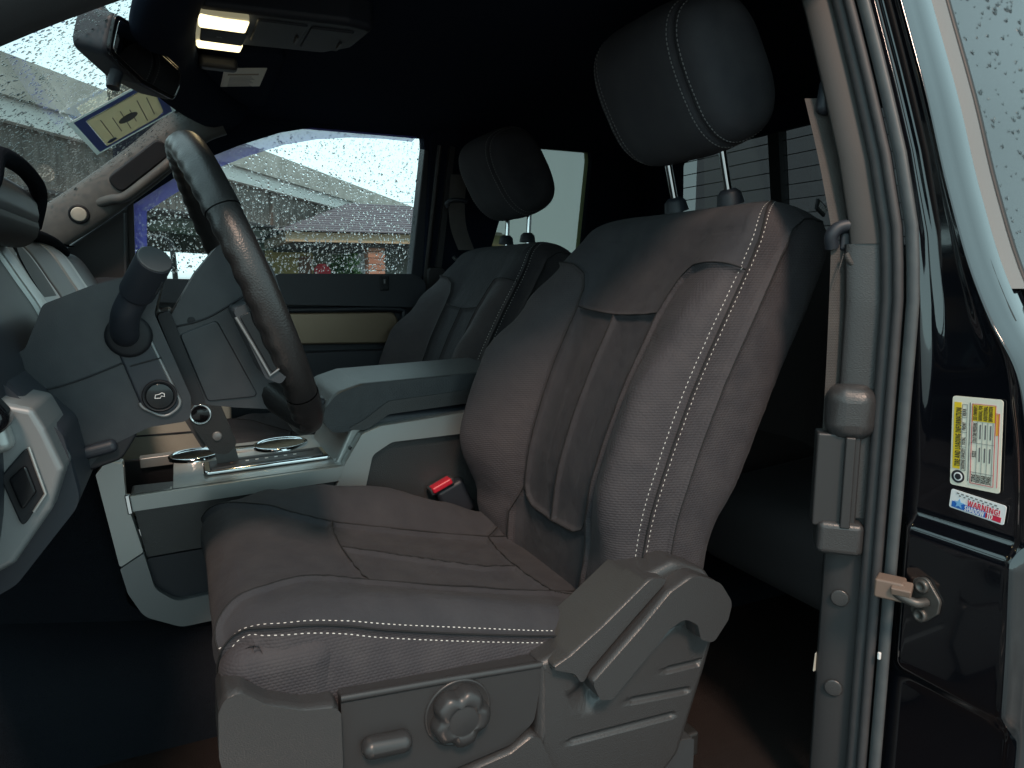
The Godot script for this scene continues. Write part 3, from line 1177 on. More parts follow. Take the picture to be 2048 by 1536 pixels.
func build_seats() -> void:
	var seat := thing("driver_seat", "dark grey cloth driver's seat with white double stitching, recline lever and lumbar knob", "car seat", Vector3(0.35, 0, 0))
	build_cushion(seat)
	build_backrest(seat)
	var other: Node3D = seat.duplicate()
	headrest(seat, 0.0, 0.0)
	seat_shield(seat)
	# airbag tag in the shoulder seam
	var tg := part("airbag_tag", superell(Vector3(0.874, 0.853, 0.212), Vector3(0.017, 0.0085, 0.0022), Basis(Vector3(0, 0, 1), -0.30).rotated(Vector3(0, 1, 0), 0.35), 0.0, 0.002), "black", seat)
	text("AIRBAG", 0.009, "white", seat, Transform3D(Basis(Vector3(0, 0, 1), -0.30).rotated(Vector3(0, 1, 0), 0.35), Vector3(0.8755, 0.853, 0.2148)), 0.028)
	# front passenger's seat: the same seat, further across and set back
	other.name = numbered("passenger_seat")
	add_child(other, true)
	other.position = Vector3(0.40, -0.022, -0.84)
	tag(other, "front passenger's dark grey cloth seat beyond the centre console", "car seat")
	var keep := other.position
	other.position = seat.position
	headrest(other, -0.012, 0.018)
	other.position = keep
	part("seat_base", superell(Vector3(0.40, 0.14, -0.84), Vector3(0.27, 0.10, 0.20), Basis(), 0.0, 0.02), "black", other)
	# rear bench, mostly in the dark
	var rear := thing("rear_bench", "dark rear bench seat behind the front seats", "car seat", Vector3(1.3, 0, -0.42))
	for k in 3:
		var z := -0.95 + 0.53 * k
		part("bench_cushion", superell(Vector3(1.18, 0.27, z), Vector3(0.24, 0.085, 0.262), Basis(Vector3(0, 0, 1), 0.08), 0.0, 0.06), "bench_cloth", rear)
		part("bench_backrest", superell(Vector3(1.43, 0.55, z), Vector3(0.07, 0.27, 0.262), Basis(Vector3(0, 0, 1), -0.2), 0.0, 0.06), "bench_cloth", rear)

# ---------------------------------------------------------------- the cabin
# the far side wall leans inward above the belt line
func lean(out := 0.0) -> Transform3D:
	var up := Vector3(0, 1, 0.22).normalized()
	var nrm := Vector3.RIGHT.cross(up)
	return Transform3D(Basis(Vector3.RIGHT, up, nrm), Vector3(0, 0.76, -1.22) + nrm * out)

func build_shell() -> void:
	# carpeted floor and the raised tunnel
	var f := Geo.new()
	f.add(superell(Vector3(0.5, -0.03, -0.42), Vector3(1.15, 0.03, 0.86), Basis(), 0.0, 0.01))
	struct("floor", f, "floor_carpet", "dark brownish grey floor carpet")
	var tun := Geo.new()
	var rows := []
	for k in 30:
		var x := -0.75 + 2.2 * k / 29.0
		var row := PackedVector3Array()
		for j in 17:
			var a := PI * j / 16.0
			var h := lin1([[-0.75, 0.30], [-0.3, 0.24], [0.2, 0.14], [1.4, 0.06]], x)
			row.append(Vector3(x, -0.01 + h * pow(sin(a), 0.6), -0.42 + 0.24 * cos(a)))
		rows.append(row)
	tun.grid(rows)
	struct("floor_tunnel", tun, "carpet")
	# toe board and bulkhead
	var toe := Geo.new()
	rows = []
	for k in 9:
		var q := cat2([Vector2(-0.25, 0.0), Vector2(-0.46, 0.02), Vector2(-0.62, 0.18), Vector2(-0.68, 0.5), Vector2(-0.66, 0.85)], 2)[k]
		var row := PackedVector3Array()
		for j in 12:
			row.append(Vector3(q.x, q.y, -1.24 + 1.64 * j / 11.0))
		rows.append(row)
	toe.grid(rows)
	struct("firewall", toe, "carpet")
	# headliner: a shallow dome with rolled edges
	var hl := Geo.new()
	rows = []
	for k in 40:
		var x := lerpf(0.02, 1.62, k / 39.0)
		var row := PackedVector3Array()
		for j in 33:
			var t := -1.0 + 2.0 * j / 32.0
			var e := pow(absf(t), 6.0)
			var z := -0.42 + 0.735 * t
			var y := 1.235 - 0.055 * e - 0.012 * t * t
			y -= 0.05 * pow(clampf((0.20 - x) / 0.2, 0.0, 1.0), 2.0)
			y -= 0.06 * pow(clampf((x - 1.35) / 0.25, 0.0, 1.0), 2.0)
			row.append(Vector3(x, y, z))
		rows.append(row)
	hl.grid(rows)
	struct("ceiling", hl, "headliner", "near-black cloth headliner")
	var roof := superell(Vector3(0.8, 1.30, -0.42), Vector3(0.82, 0.025, 0.80), Basis(), 0.0, 0.024)
	struct("roof_skin", roof, "paint")
	# windscreen header and driver's roof rail
	struct("windscreen_header", tube(PackedVector3Array(range(0, 21).map(func(j): return screen_point(0.955 - 0.05 * (1.0 - pow(-1.0 + 0.1 * j, 2.0)), -0.98 + 0.098 * j) + Vector3(0.035, -0.006, 0.0))), 0.058, 14, Vector2(1, 0.55), Vector3(-0.55, 0.83, 0)), "headliner")
	var rail := struct("driver_roof_rail", tube(cat3([Vector3(-0.30, 0.86, 0.37), Vector3(-0.118, 0.985, 0.34), Vector3(0.05, 1.075, 0.32), Vector3(0.25, 1.165, 0.30), Vector3(0.6, 1.215, 0.29), Vector3(1.0, 1.215, 0.29), Vector3(1.5, 1.17, 0.30)], 8), 0.062, 16, Vector2(0.9, 1.0)), "pillar_dark", "dark trim of the driver's windscreen pillar and roof rail")
	struct("door_weatherstrip", tube(cat3([Vector3(-0.30, 0.885, 0.43), Vector3(-0.118, 1.00, 0.40), Vector3(0.05, 1.10, 0.38), Vector3(0.25, 1.185, 0.36), Vector3(0.6, 1.235, 0.35)], 8), 0.014, 10), "rubber")
	# far side wall: header above the windows, posts and the lower wall
	var top := [Vector2(-0.13, 0.17), Vector2(-0.096, 0.185), Vector2(-0.02, 0.240), Vector2(0.05, 0.288), Vector2(0.095, 0.318), Vector2(0.178, 0.357), Vector2(0.284, 0.398), Vector2(0.380, 0.421), Vector2(0.478, 0.434), Vector2(0.58, 0.438), Vector2(0.671, 0.436), Vector2(0.692, 0.428), Vector2(0.702, 0.408), Vector2(0.704, 0.383), Vector2(0.716, 0.38), Vector2(0.72, 0.55), Vector2(-0.13, 0.55)]
	var door := thing("passenger_door", "front passenger's door with black frame, bronze trim strip and dark armrest", "car door", Vector3(0.3, 0.3, -1.2))
	part("window_frame", plate(PackedVector2Array(top), 0.05, 0.0, lean(0.0), 1), "headliner", door)
	part("rear_post", plate(rp([[0.678, -0.06, 0.0], [0.679, 0.0, 0.0], [0.704, 0.383, 0.0], [0.742, 0.383, 0.0], [0.716, -0.06, 0.0]], 0.0), 0.05, 0.004, lean(0.001)), "dark_plastic", door)
	part("front_post", plate(rp([[-0.118, -0.02, 0.0], [-0.104, -0.02, 0.0], [-0.092, 0.20, 0.0], [-0.108, 0.19, 0.0]], 0.0), 0.04, 0.002, lean(0.004)), "rubber_dark", door)
	part("mirror_sail", plate(rp([[-0.30, -0.02, 0.01], [-0.118, -0.02, 0.01], [-0.106, 0.185, 0.01], [-0.27, 0.06, 0.01]], 0.01), 0.03, 0.004, lean(0.006)), "pillar_dark", door)
	part("glass_run", tube(PackedVector3Array([lean(0.012) * Vector3(-0.128, -0.02, 0), lean(0.012) * Vector3(-0.12, 0.08, 0), lean(0.012) * Vector3(-0.113, 0.165, 0)]), 0.0045, 8), "trim_grey", door)
	# door card
	part("door_upper", plate(rp([[-0.2, 0.69, 0.02], [-0.2, 0.752, 0.02], [0.235, 0.742, 0.03], [0.262, 0.762, 0.02], [0.66, 0.762, 0.02], [0.70, 0.74, 0.03], [0.695, 0.655, 0.02], [0.62, 0.662, 0.02]], 0.02), 0.09, 0.03, at_z(-1.135), 8), "dark_plastic", door)
	part("door_card", plate(rp([[-0.3, 0.05, 0.02], [-0.3, 0.70, 0.02], [0.70, 0.70, 0.02], [0.72, 0.05, 0.02]], 0.02), 0.05, 0.01, at_z(-1.172)), "dark_plastic", door)
	part("bronze_strip", plate(rp([[-0.1, 0.565, 0.02], [-0.1, 0.655, 0.02], [0.60, 0.645, 0.02], [0.614, 0.62, 0.02], [0.600, 0.549, 0.02]], 0.02), 0.02, 0.006, at_z(-1.148)), "bronze_trim", door)
	part("strip_surround", tube(cat3([Vector3(-0.1, 0.662, -1.152), Vector3(0.35, 0.657, -1.152), Vector3(0.60, 0.655, -1.152), Vector3(0.632, 0.63, -1.152), Vector3(0.62, 0.545, -1.152)], 6), 0.009, 8), "dark_plastic", door)
	part("armrest", plate(rp([[0.0, 0.42, 0.04], [0.0, 0.538, 0.03], [0.62, 0.532, 0.03], [0.66, 0.50, 0.03], [0.62, 0.42, 0.04]], 0.03), 0.09, 0.03, at_z(-1.10), 8), "dark_plastic", door)
	part("map_pocket", plate(rp([[-0.3, 0.10, 0.02], [-0.3, 0.42, 0.03], [0.115, 0.42, 0.02], [0.11, 0.14, 0.02]], 0.02), 0.05, 0.01, at_z(-1.09)), "panel_beige", door)
	part("pocket_seam", superell(Vector3(-0.05, 0.335, -1.090), Vector3(0.16, 0.002, 0.003), Basis(), 0.0, 0.001), "dark_plastic", door)
	part("lock_recess", superell(Vector3(0.568, 0.734, -1.134), Vector3(0.014, 0.022, 0.004), Basis(), 0.0, 0.003), "black", door)
	part("lock_button", superell(Vector3(0.568, 0.738, -1.128), Vector3(0.005, 0.008, 0.006), Basis(), 0.0, 0.003), "steel", door)
	# door glass with its purple shade band
	var win := PackedVector2Array([Vector2(-0.11, -0.02)])
	for p in top.slice(1, 14):
		win.append(p)
	win.append(Vector2(0.68, -0.02))
	var gl := Geo.new()
	var t3 := lean(-0.02)
	var p3 := PackedVector3Array()
	for p in win:
		p3.append(t3 * Vector3(p.x, p.y, 0))
	gl.flat(p3, Geometry2D.triangulate_polygon(win), t3.basis.z)
	part("pane", gl, "glass", door)
	var ins := inset(win, 0.034)
	var gb := Geo.new()
	t3 = lean(-0.016)
	for k in win.size() - 4:
		gb.quad(t3 * Vector3(win[k].x, win[k].y, 0), t3 * Vector3(win[k + 1].x, win[k + 1].y, 0), t3 * Vector3(ins[k + 1].x, ins[k + 1].y, 0), t3 * Vector3(ins[k].x, ins[k].y, 0))
	part("shade_band", gb, "tint_band", door, "violet shade band along the top and front edge of the window")
	# far centre pillar, its belt, the rear door and wall
	var pil := thing("passenger_centre_pillar", "dark pillar between the passenger's window and the rear window", "car pillar", Vector3(0.8, 0.7, -1.17))
	part("pillar_trim", plate(rp([[0.718, -0.70, 0.01], [0.7165, 0.0, 0.0], [0.7165, 0.40, 0.0], [0.7205, 0.54, 0.0], [1.035, 0.54, 0.0], [1.03, 0.44, 0.0], [0.925, 0.0, 0.0], [0.92, -0.70, 0.01]], 0.01), 0.05, 0.006, lean(0.012)), "headliner", pil)
	part("pillar_strip", plate(rp([[0.752, -0.06, 0.004], [0.752, 0.03, 0.004], [0.775, 0.40, 0.004], [0.792, 0.40, 0.004], [0.770, 0.03, 0.004], [0.772, -0.06, 0.004]], 0.004), 0.02, 0.005, lean(0.030)), "pillar_dark", pil)
	part("pillar_lower", plate(rp([[0.722, -0.5, 0.01], [0.722, 0.03, 0.01], [0.775, 0.03, 0.012], [0.785, -0.5, 0.01]], 0.01), 0.03, 0.008, lean(0.05)), "pillar_dark", pil)
	part("pillar_seal", tube(PackedVector3Array([lean(0.02) * Vector3(0.722, -0.6, 0), lean(0.02) * Vector3(0.722, 0.0, 0), lean(0.02) * Vector3(0.745, 0.40, 0)]), 0.008, 8), "rubber_dark", pil)
	var wall := struct("rear_side_wall", plate(rp([[0.925, -0.75, 0.0], [0.925, 0.02, 0.0], [1.62, 0.02, 0.0], [1.62, -0.75, 0.0]], 0.0), 0.05, 0.003, lean(0.006)), "headliner")
	struct("rear_side_header", plate(PackedVector2Array([Vector2(1.03, 0.438), Vector2(1.255, 0.432), Vector2(1.285, 0.415), Vector2(1.292, 0.385), Vector2(1.30, 0.02), Vector2(1.62, 0.02), Vector2(1.62, 0.55), Vector2(1.03, 0.55)]), 0.05, 0.0, lean(0.004), 1), "headliner")
	var rg := Geo.new()
	var rw := PackedVector2Array([Vector2(0.90, 0.0), Vector2(1.31, 0.0), Vector2(1.30, 0.45), Vector2(1.0, 0.45)])
	p3 = PackedVector3Array()
	t3 = lean(-0.02)
	for p in rw:
		p3.append(t3 * Vector3(p.x, p.y, 0))
	t3 = lean(-0.02)
	rg.flat(p3, Geometry2D.triangulate_polygon(rw), t3.basis.z)
	solo("rear_passenger_window", rg, "tinted_glass", "dark greenish tinted rear side window behind the passenger's headrest", "window")
	# back wall with the sliding window
	var bw := thing("rear_window", "grey tinted back window in three panes with heater lines behind the driver's seat", "window", Vector3(1.55, 1.0, -0.42))
	var back := frame_of(Vector3(0, 0, -1), Vector3(-0.14, 1, 0), Vector3(1.60, 0.80, -0.42))     # local x runs towards the passenger's side
	var bx := Transform3D(Basis(back.basis.x, back.basis.y, back.basis.z), back.origin)
	struct("back_wall", plate(rp([[-0.80, -0.85, 0], [0.80, -0.85, 0], [0.80, 0.03, 0], [-0.80, 0.03, 0]], 0), 0.04, 0.0, bx, 1), "headliner")
	struct("back_wall_header", plate(PackedVector2Array([Vector2(0.80, 0.03), Vector2(0.80, 0.50), Vector2(-0.80, 0.50), Vector2(-0.80, 0.03), Vector2(-0.62, 0.03), Vector2(-0.62, 0.31), Vector2(-0.58, 0.355), Vector2(0.52, 0.355), Vector2(0.545, 0.345), Vector2(0.56, 0.32), Vector2(0.60, 0.03)]), 0.04, 0.0, bx, 1), "headliner")
	for k in 3:
		var x0: float = [-0.62, -0.118, 0.155][k]
		var x1: float = [-0.155, 0.118, 0.60][k]
		var q := Geo.new()
		var pz := -0.02 if k != 1 else -0.012
		q.quad(bx * Vector3(x0, 0.0, pz), bx * Vector3(x1, 0.0, pz), bx * Vector3(x1, 0.37, pz), bx * Vector3(x0, 0.37, pz))
		part("pane", q, "rear_glass", bw)
		for j in 8:
			if k == 0 or k == 2:
				var y := 0.05 + 0.040 * j
				part("heater_line", superell(bx * Vector3((x0 + x1) / 2, y, pz + 0.003), Vector3(absf(x1 - x0) / 2, 0.0014, 0.001), bx.basis, 0.0, 0.0005), "black", bw)
			elif j < 8:
				var y2 := 0.05 + 0.040 * j
				part("heater_line", superell(bx * Vector3(0.0, y2, pz + 0.003), Vector3(0.115, 0.0012, 0.001), bx.basis, 0.0, 0.0005), "black", bw)
	for s in [-0.136, 0.136]:
		part("divider", plate(rect(0.040, 0.39, 0.004), 0.03, 0.004, bx.translated_local(Vector3(s, 0.18, 0.004))), "black", bw)
	# windscreen
	var ws := thing("windscreen", "wet windscreen covered with raindrops", "windscreen", Vector3(-0.2, 1.0, -0.42))
	var wg := Geo.new()
	rows = []
	for k in 13:
		var row := PackedVector3Array()
		for j in 25:
			row.append(screen_point(k / 12.0, -1.0 + 2.0 * j / 24.0))
		rows.append(row)
	wg.grid(rows)
	part("pane", wg, "glass", ws)
	# black printed edge along the passenger's pillar
	var ed := PackedVector3Array()
	for k in 13:
		ed.append(screen_point(k / 12.0, -0.985) + Vector3(0.01, 0, 0.006))
	part("black_edge", tube(ed, 0.014, 8, Vector2(1, 0.3)), "black", ws)
	part("header_edge", tube(PackedVector3Array(range(0, 17).map(func(j): return screen_point(1.0, -0.97 + 1.94 * j / 16.0) + Vector3(0.012, -0.004, 0))), 0.014, 8, Vector2(1, 0.5)), "black", ws)

# v: 0 at the dash, 1 at the header; t: -1 passenger's side, +1 driver's side
func screen_point(v: float, t: float) -> Vector3:
	var y := lerpf(0.79, 1.20, v)
	var z := -0.42 + (0.745 - 0.06 * v) * t
	var x := -0.475 + (y - 0.79) * 1.52 - 0.12 * (1.0 - t * t)
	return Vector3(x, y, z)

func slant(x: float, y: float, out := 0.0) -> Vector3:
	return Vector3(x, y, -1.16 + (y - 0.76) * 0.24 + out)

func build_pillar_trim() -> void:
	var o := thing("passenger_windscreen_pillar", "grey windscreen pillar cover with grab handle on the passenger's side", "car pillar", Vector3(-0.1, 0.95, -1.1))
	var mid := cat3([slant(-0.42, 0.765), slant(-0.345, 0.826), slant(-0.200, 0.926), slant(-0.065, 1.030), slant(0.055, 1.135), slant(0.12, 1.168)], 8)
	part("cover", tube(mid, 0.053, 20, Vector2(1.0, 0.42), Vector3(0, 0, 1)), "pillar_grey", o)
	var upv := (slant(0.0, 1.065) - slant(-0.12, 0.965)).normalized()
	var fr := frame_of(upv, Vector3(-0.6, 1, 0.24), Vector3.ZERO)
	var rc := rect(0.165, 0.046, 0.02)
	part("handle_recess", plate(rc, 0.02, 0.004, Transform3D(fr.basis, slant(-0.068, 1.028, 0.030))), "black", o)
	part("grab_handle", tube(cat3([slant(-0.165, 0.937, 0.015), slant(-0.135, 0.945, 0.035), slant(-0.105, 0.951, 0.045), slant(-0.055, 0.990, 0.048), slant(-0.005, 1.033, 0.045), slant(0.03, 1.072, 0.02)], 6), 0.0125, 12), "pillar_grey", o)
	part("plug_rim", lathe([[0.0235, 0.0], [0.0235, 0.006], [0.019, 0.006], [0.018, 0.004], [0.0, 0.004]], Transform3D(fr.basis, slant(-0.212, 0.908, 0.020)), 28), "black", o)
	part("bolt_plug", lathe([[0.0175, 0.0], [0.0175, 0.007], [0.015, 0.0085], [0.0, 0.009]], Transform3D(fr.basis, slant(-0.212, 0.908, 0.021)), 28), "plug_beige", o)

func build_roof_things() -> void:
	var c := thing("overhead_console", "dark overhead console with lit map lamps at its front", "overhead console", Vector3(0.2, 1.2, -0.42))
	var down := Basis(Vector3(1, 0, 0), Vector3(0, 0, 1), Vector3(0, -1, 0))     # plates that face the floor
	var y := 1.188
	part("housing", plate(rp([[0.055, -0.53, 0.02], [0.055, -0.335, 0.02], [0.30, -0.315, 0.02], [0.35, -0.33, 0.02], [0.335, -0.45, 0.03], [0.29, -0.505, 0.03]], 0.02), 0.07, 0.012, Transform3D(down, Vector3(0, y, 0)), 6), "console_dark", c)
	for k in 2:
		part("bin_lid", plate(rp([[0.150 + 0.09 * k, -0.475, 0.006], [0.152 + 0.09 * k, -0.355, 0.006], [0.236 + 0.082 * k, -0.350, 0.006], [0.232 + 0.078 * k, -0.468, 0.006]], 0.006), 0.01, 0.003, Transform3D(down, Vector3(0, y - 0.003, 0))), "console_dark", c)
		part("lid_pull", superell(Vector3(0.226 + 0.078 * k, y - 0.005, -0.425), Vector3(0.002, 0.002, 0.018), Basis(), 0.0, 0.001), "pillar_dark", c)
	part("lamp_frame", plate(rp([[0.036, -0.520, 0.01], [0.030, -0.43, 0.02], [0.040, -0.350, 0.01], [0.138, -0.340, 0.005], [0.132, -0.525, 0.005]], 0.01), 0.012, 0.004, Transform3D(down, Vector3(0, y - 0.010, 0))), "lamp_housing", c)
	part("lamp_switch", plate(rp([[0.064, -0.476, 0.004], [0.064, -0.408, 0.004], [0.140, -0.404, 0.004], [0.136, -0.478, 0.004]], 0.004), 0.012, 0.002, Transform3D(down, Vector3(0, y - 0.013, 0))), "black", c)
	text("ON", 0.007, "ink_soft", c, Transform3D(Basis(Vector3(1, 0, 0), Vector3(0, 0, 1), Vector3(0, -1, 0)), Vector3(0.095, y - 0.0133, -0.44)), 0.009)
	for k in 2:
		var z0: float = [-0.400, -0.520][k]
		var z1: float = [-0.348, -0.483][k]
		var lens := part("map_lamp", plate(rp([[0.060, z0, 0.006], [0.058, z1, 0.006], [0.138, z1 + 0.004, 0.006], [0.136, z0, 0.006]], 0.006), 0.012, 0.004, Transform3D(down, Vector3(0, y - 0.014, 0))), "lamp_lens", c)
		var l := SpotLight3D.new()
		l.name = "map_lamp_light_%d" % k
		l.position = Vector3(0.098, y - 0.018, (z0 + z1) / 2)
		l.light_color = Color(1.0, 0.88, 0.66)
		l.light_energy = 0.016
		l.light_size = 0.02
		l.spot_range = 4.0
		l.spot_attenuation = 2.0
		l.spot_angle = 72.0
		l.rotation_degrees = Vector3(-90, 0, 0)
		l.shadow_enabled = true
		add_child(l)
	# sun visor folded up, with its warning label
	var v := thing("sun_visor", "dark passenger's sun visor folded against the ceiling", "sun visor", Vector3(0.15, 1.2, -0.75))
	var vt := Transform3D(Basis(Vector3(1, 0, 0), Vector3(0, 0, 1), Vector3(0, -1, 0)).rotated(Vector3(0, 0, 1), 0.12), Vector3(0.0, 1.172, 0))
	part("visor_board", plate(rp([[0.075, -1.08, 0.03], [0.075, -0.60, 0.03], [0.235, -0.60, 0.02], [0.245, -1.08, 0.03]], 0.02), 0.02, 0.008, vt, 6), "headliner", v)
	part("visor_clip", superell(Vector3(0.10, 1.168, -0.585), Vector3(0.035, 0.012, 0.016), Basis(), 0.0, 0.008), "pillar_dark", v)
	var lb := thing("visor_label", "small grey printed warning label on the sun visor", "label", Vector3(0.17, 1.18, -0.76))
	part("paper", plate(rp([[0.118, -0.84, 0.003], [0.118, -0.68, 0.003], [0.205, -0.68, 0.003], [0.205, -0.84, 0.003]], 0.003), 0.001, 0.0003, vt.translated_local(Vector3(0, 0, 0.0015)), 2), "paper", lb)
	part("yellow_edge", plate(rp([[0.128, -0.736, 0], [0.128, -0.725, 0], [0.192, -0.725, 0], [0.192, -0.736, 0]], 0), 0.0006, 0.0, vt.translated_local(Vector3(0, 0, 0.002)), 1), "tan_fascia", lb)
	for k in 9:
		part("print_line", plate(rp([[0.133, -0.838 + 0.0108 * k, 0], [0.133, -0.8365 + 0.0108 * k, 0], [0.187 - 0.004 * (k % 3), -0.8365 + 0.0108 * k, 0], [0.187 - 0.004 * (k % 3), -0.838 + 0.0108 * k, 0]], 0), 0.0006, 0.0, vt.translated_local(Vector3(0, 0, 0.002)), 1), "ink_soft", lb)
	# rear-view mirror
	var m := thing("rear_view_mirror", "black rear-view mirror hanging from the windscreen", "mirror", Vector3(-0.05, 1.1, -0.36))
	var mb := frame_of(Vector3(0.479, -0.13, -0.868), Vector3(0.264, 0.969, 0.0), Vector3(-0.026, 1.099, -0.360))
	var face := rp([[-0.092, -0.026, 0.02], [-0.092, 0.036, 0.016], [-0.05, 0.040, 0.02], [0.095, 0.030, 0.015], [0.105, 0.0, 0.02], [0.096, -0.030, 0.015], [0.0, -0.038, 0.02]], 0.02)
	part("shell", plate(face, 0.055, 0.010, mb, 6), "dark_plastic", m)
	part("rim", plate(inset(face, 0.002), 0.006, 0.003, mb.translated_local(Vector3(0, 0, 0.004))), "gloss_black", m)
	part("mirror_glass", plate(inset(face, 0.008), 0.003, 0.0008, mb.translated_local(Vector3(0, 0, 0.0055)), 3), "mirror_glass", m)
	part("stem", tube(cat3([mb * Vector3(0, 0.0, -0.03), mb * Vector3(0.0, 0.045, -0.07), Vector3(-0.11, 1.20, -0.40)], 5), 0.013, 10), "dark_plastic", m)
	part("dimming_tab", tube(PackedVector3Array([mb * Vector3(-0.03, -0.030, -0.02), mb * Vector3(-0.032, -0.05, -0.02), mb * Vector3(-0.034, -0.062, -0.018)]), 0.010, 10), "dark_plastic", m)
	# permit stuck inside the windscreen
	var p := thing("windscreen_permit", "blue bordered paper permit in a clear sleeve on the windscreen", "permit sticker", Vector3(-0.1, 1.1, -0.75))
	var ex := (screen_point(0.87, -0.53) - screen_point(0.66, -0.53)).normalized()
	var ez := (screen_point(0.77, -0.35) - screen_point(0.77, -0.70)).normalized()
	var pf := frame_of(ex, ez, screen_point(0.765, -0.525) + Vector3(0.010, -0.012, 0))
	part("sleeve", ring_plate(Vector2(0.205, 0.272), Vector2(0.186, 0.250), 0.001, pf), "permit_clear", p)
	part("border", ring_plate(Vector2(0.1855, 0.2495), Vector2(0.146, 0.206), 0.001, pf.translated_local(Vector3(0, 0, 0.0005))), "permit_blue", p)
	part("paper", plate(rp([[-0.072, -0.105, 0.0], [0.055, -0.105, 0.0], [0.074, -0.085, 0.02], [0.074, 0.10, 0.02], [0.06, 0.105, 0], [-0.072, 0.105, 0.0]], 0.0), 0.001, 0.0003, pf.translated_local(Vector3(0, 0, 0.0024)), 2), "permit_paper", p)
	for k in 6:
		var hw: float = [0.09, 0.06, 0.075, 0.05, 0.085, 0.07][k]
		var xx: float = [-0.05, -0.028, -0.008, 0.010, 0.032, 0.052][k]
		part("print_line", plate(rp([[xx, -hw, 0], [xx + 0.002, -hw, 0], [xx + 0.002, hw * 0.8, 0], [xx, hw * 0.8, 0]], 0), 0.0006, 0.0, pf.translated_local(Vector3(0, 0, 0.0032)), 1), "ink_soft", p)
	part("seal_print", lathe([[0.022, 0.0], [0.022, 0.0006], [0.0, 0.0006]], pf.translated_local(Vector3(0.0, 0.0, 0.003)), 20), "trim_grey", p)
	part("emblem_print", lathe([[0.012, 0.0], [0.012, 0.0006], [0.0, 0.0006]], pf.translated_local(Vector3(-0.055, -0.082, 0.003)), 14, 5, 0.004), "permit_blue", p)

# a flat rectangular frame
func ring_plate(outer: Vector2, inner: Vector2, th: float, xf: Transform3D) -> Geo:
	var g := Geo.new()
	var o := outer / 2.0
	var i := inner / 2.0
	for q in [[-o.x, -o.y, -i.x, o.y], [i.x, -o.y, o.x, o.y], [-i.x, -o.y, i.x, -i.y], [-i.x, i.y, i.x, o.y]]:
		g.add(plate(PackedVector2Array([Vector2(q[0], q[1]), Vector2(q[2], q[1]), Vector2(q[2], q[3]), Vector2(q[0], q[3])]), th, 0.0, xf, 1))
	return g

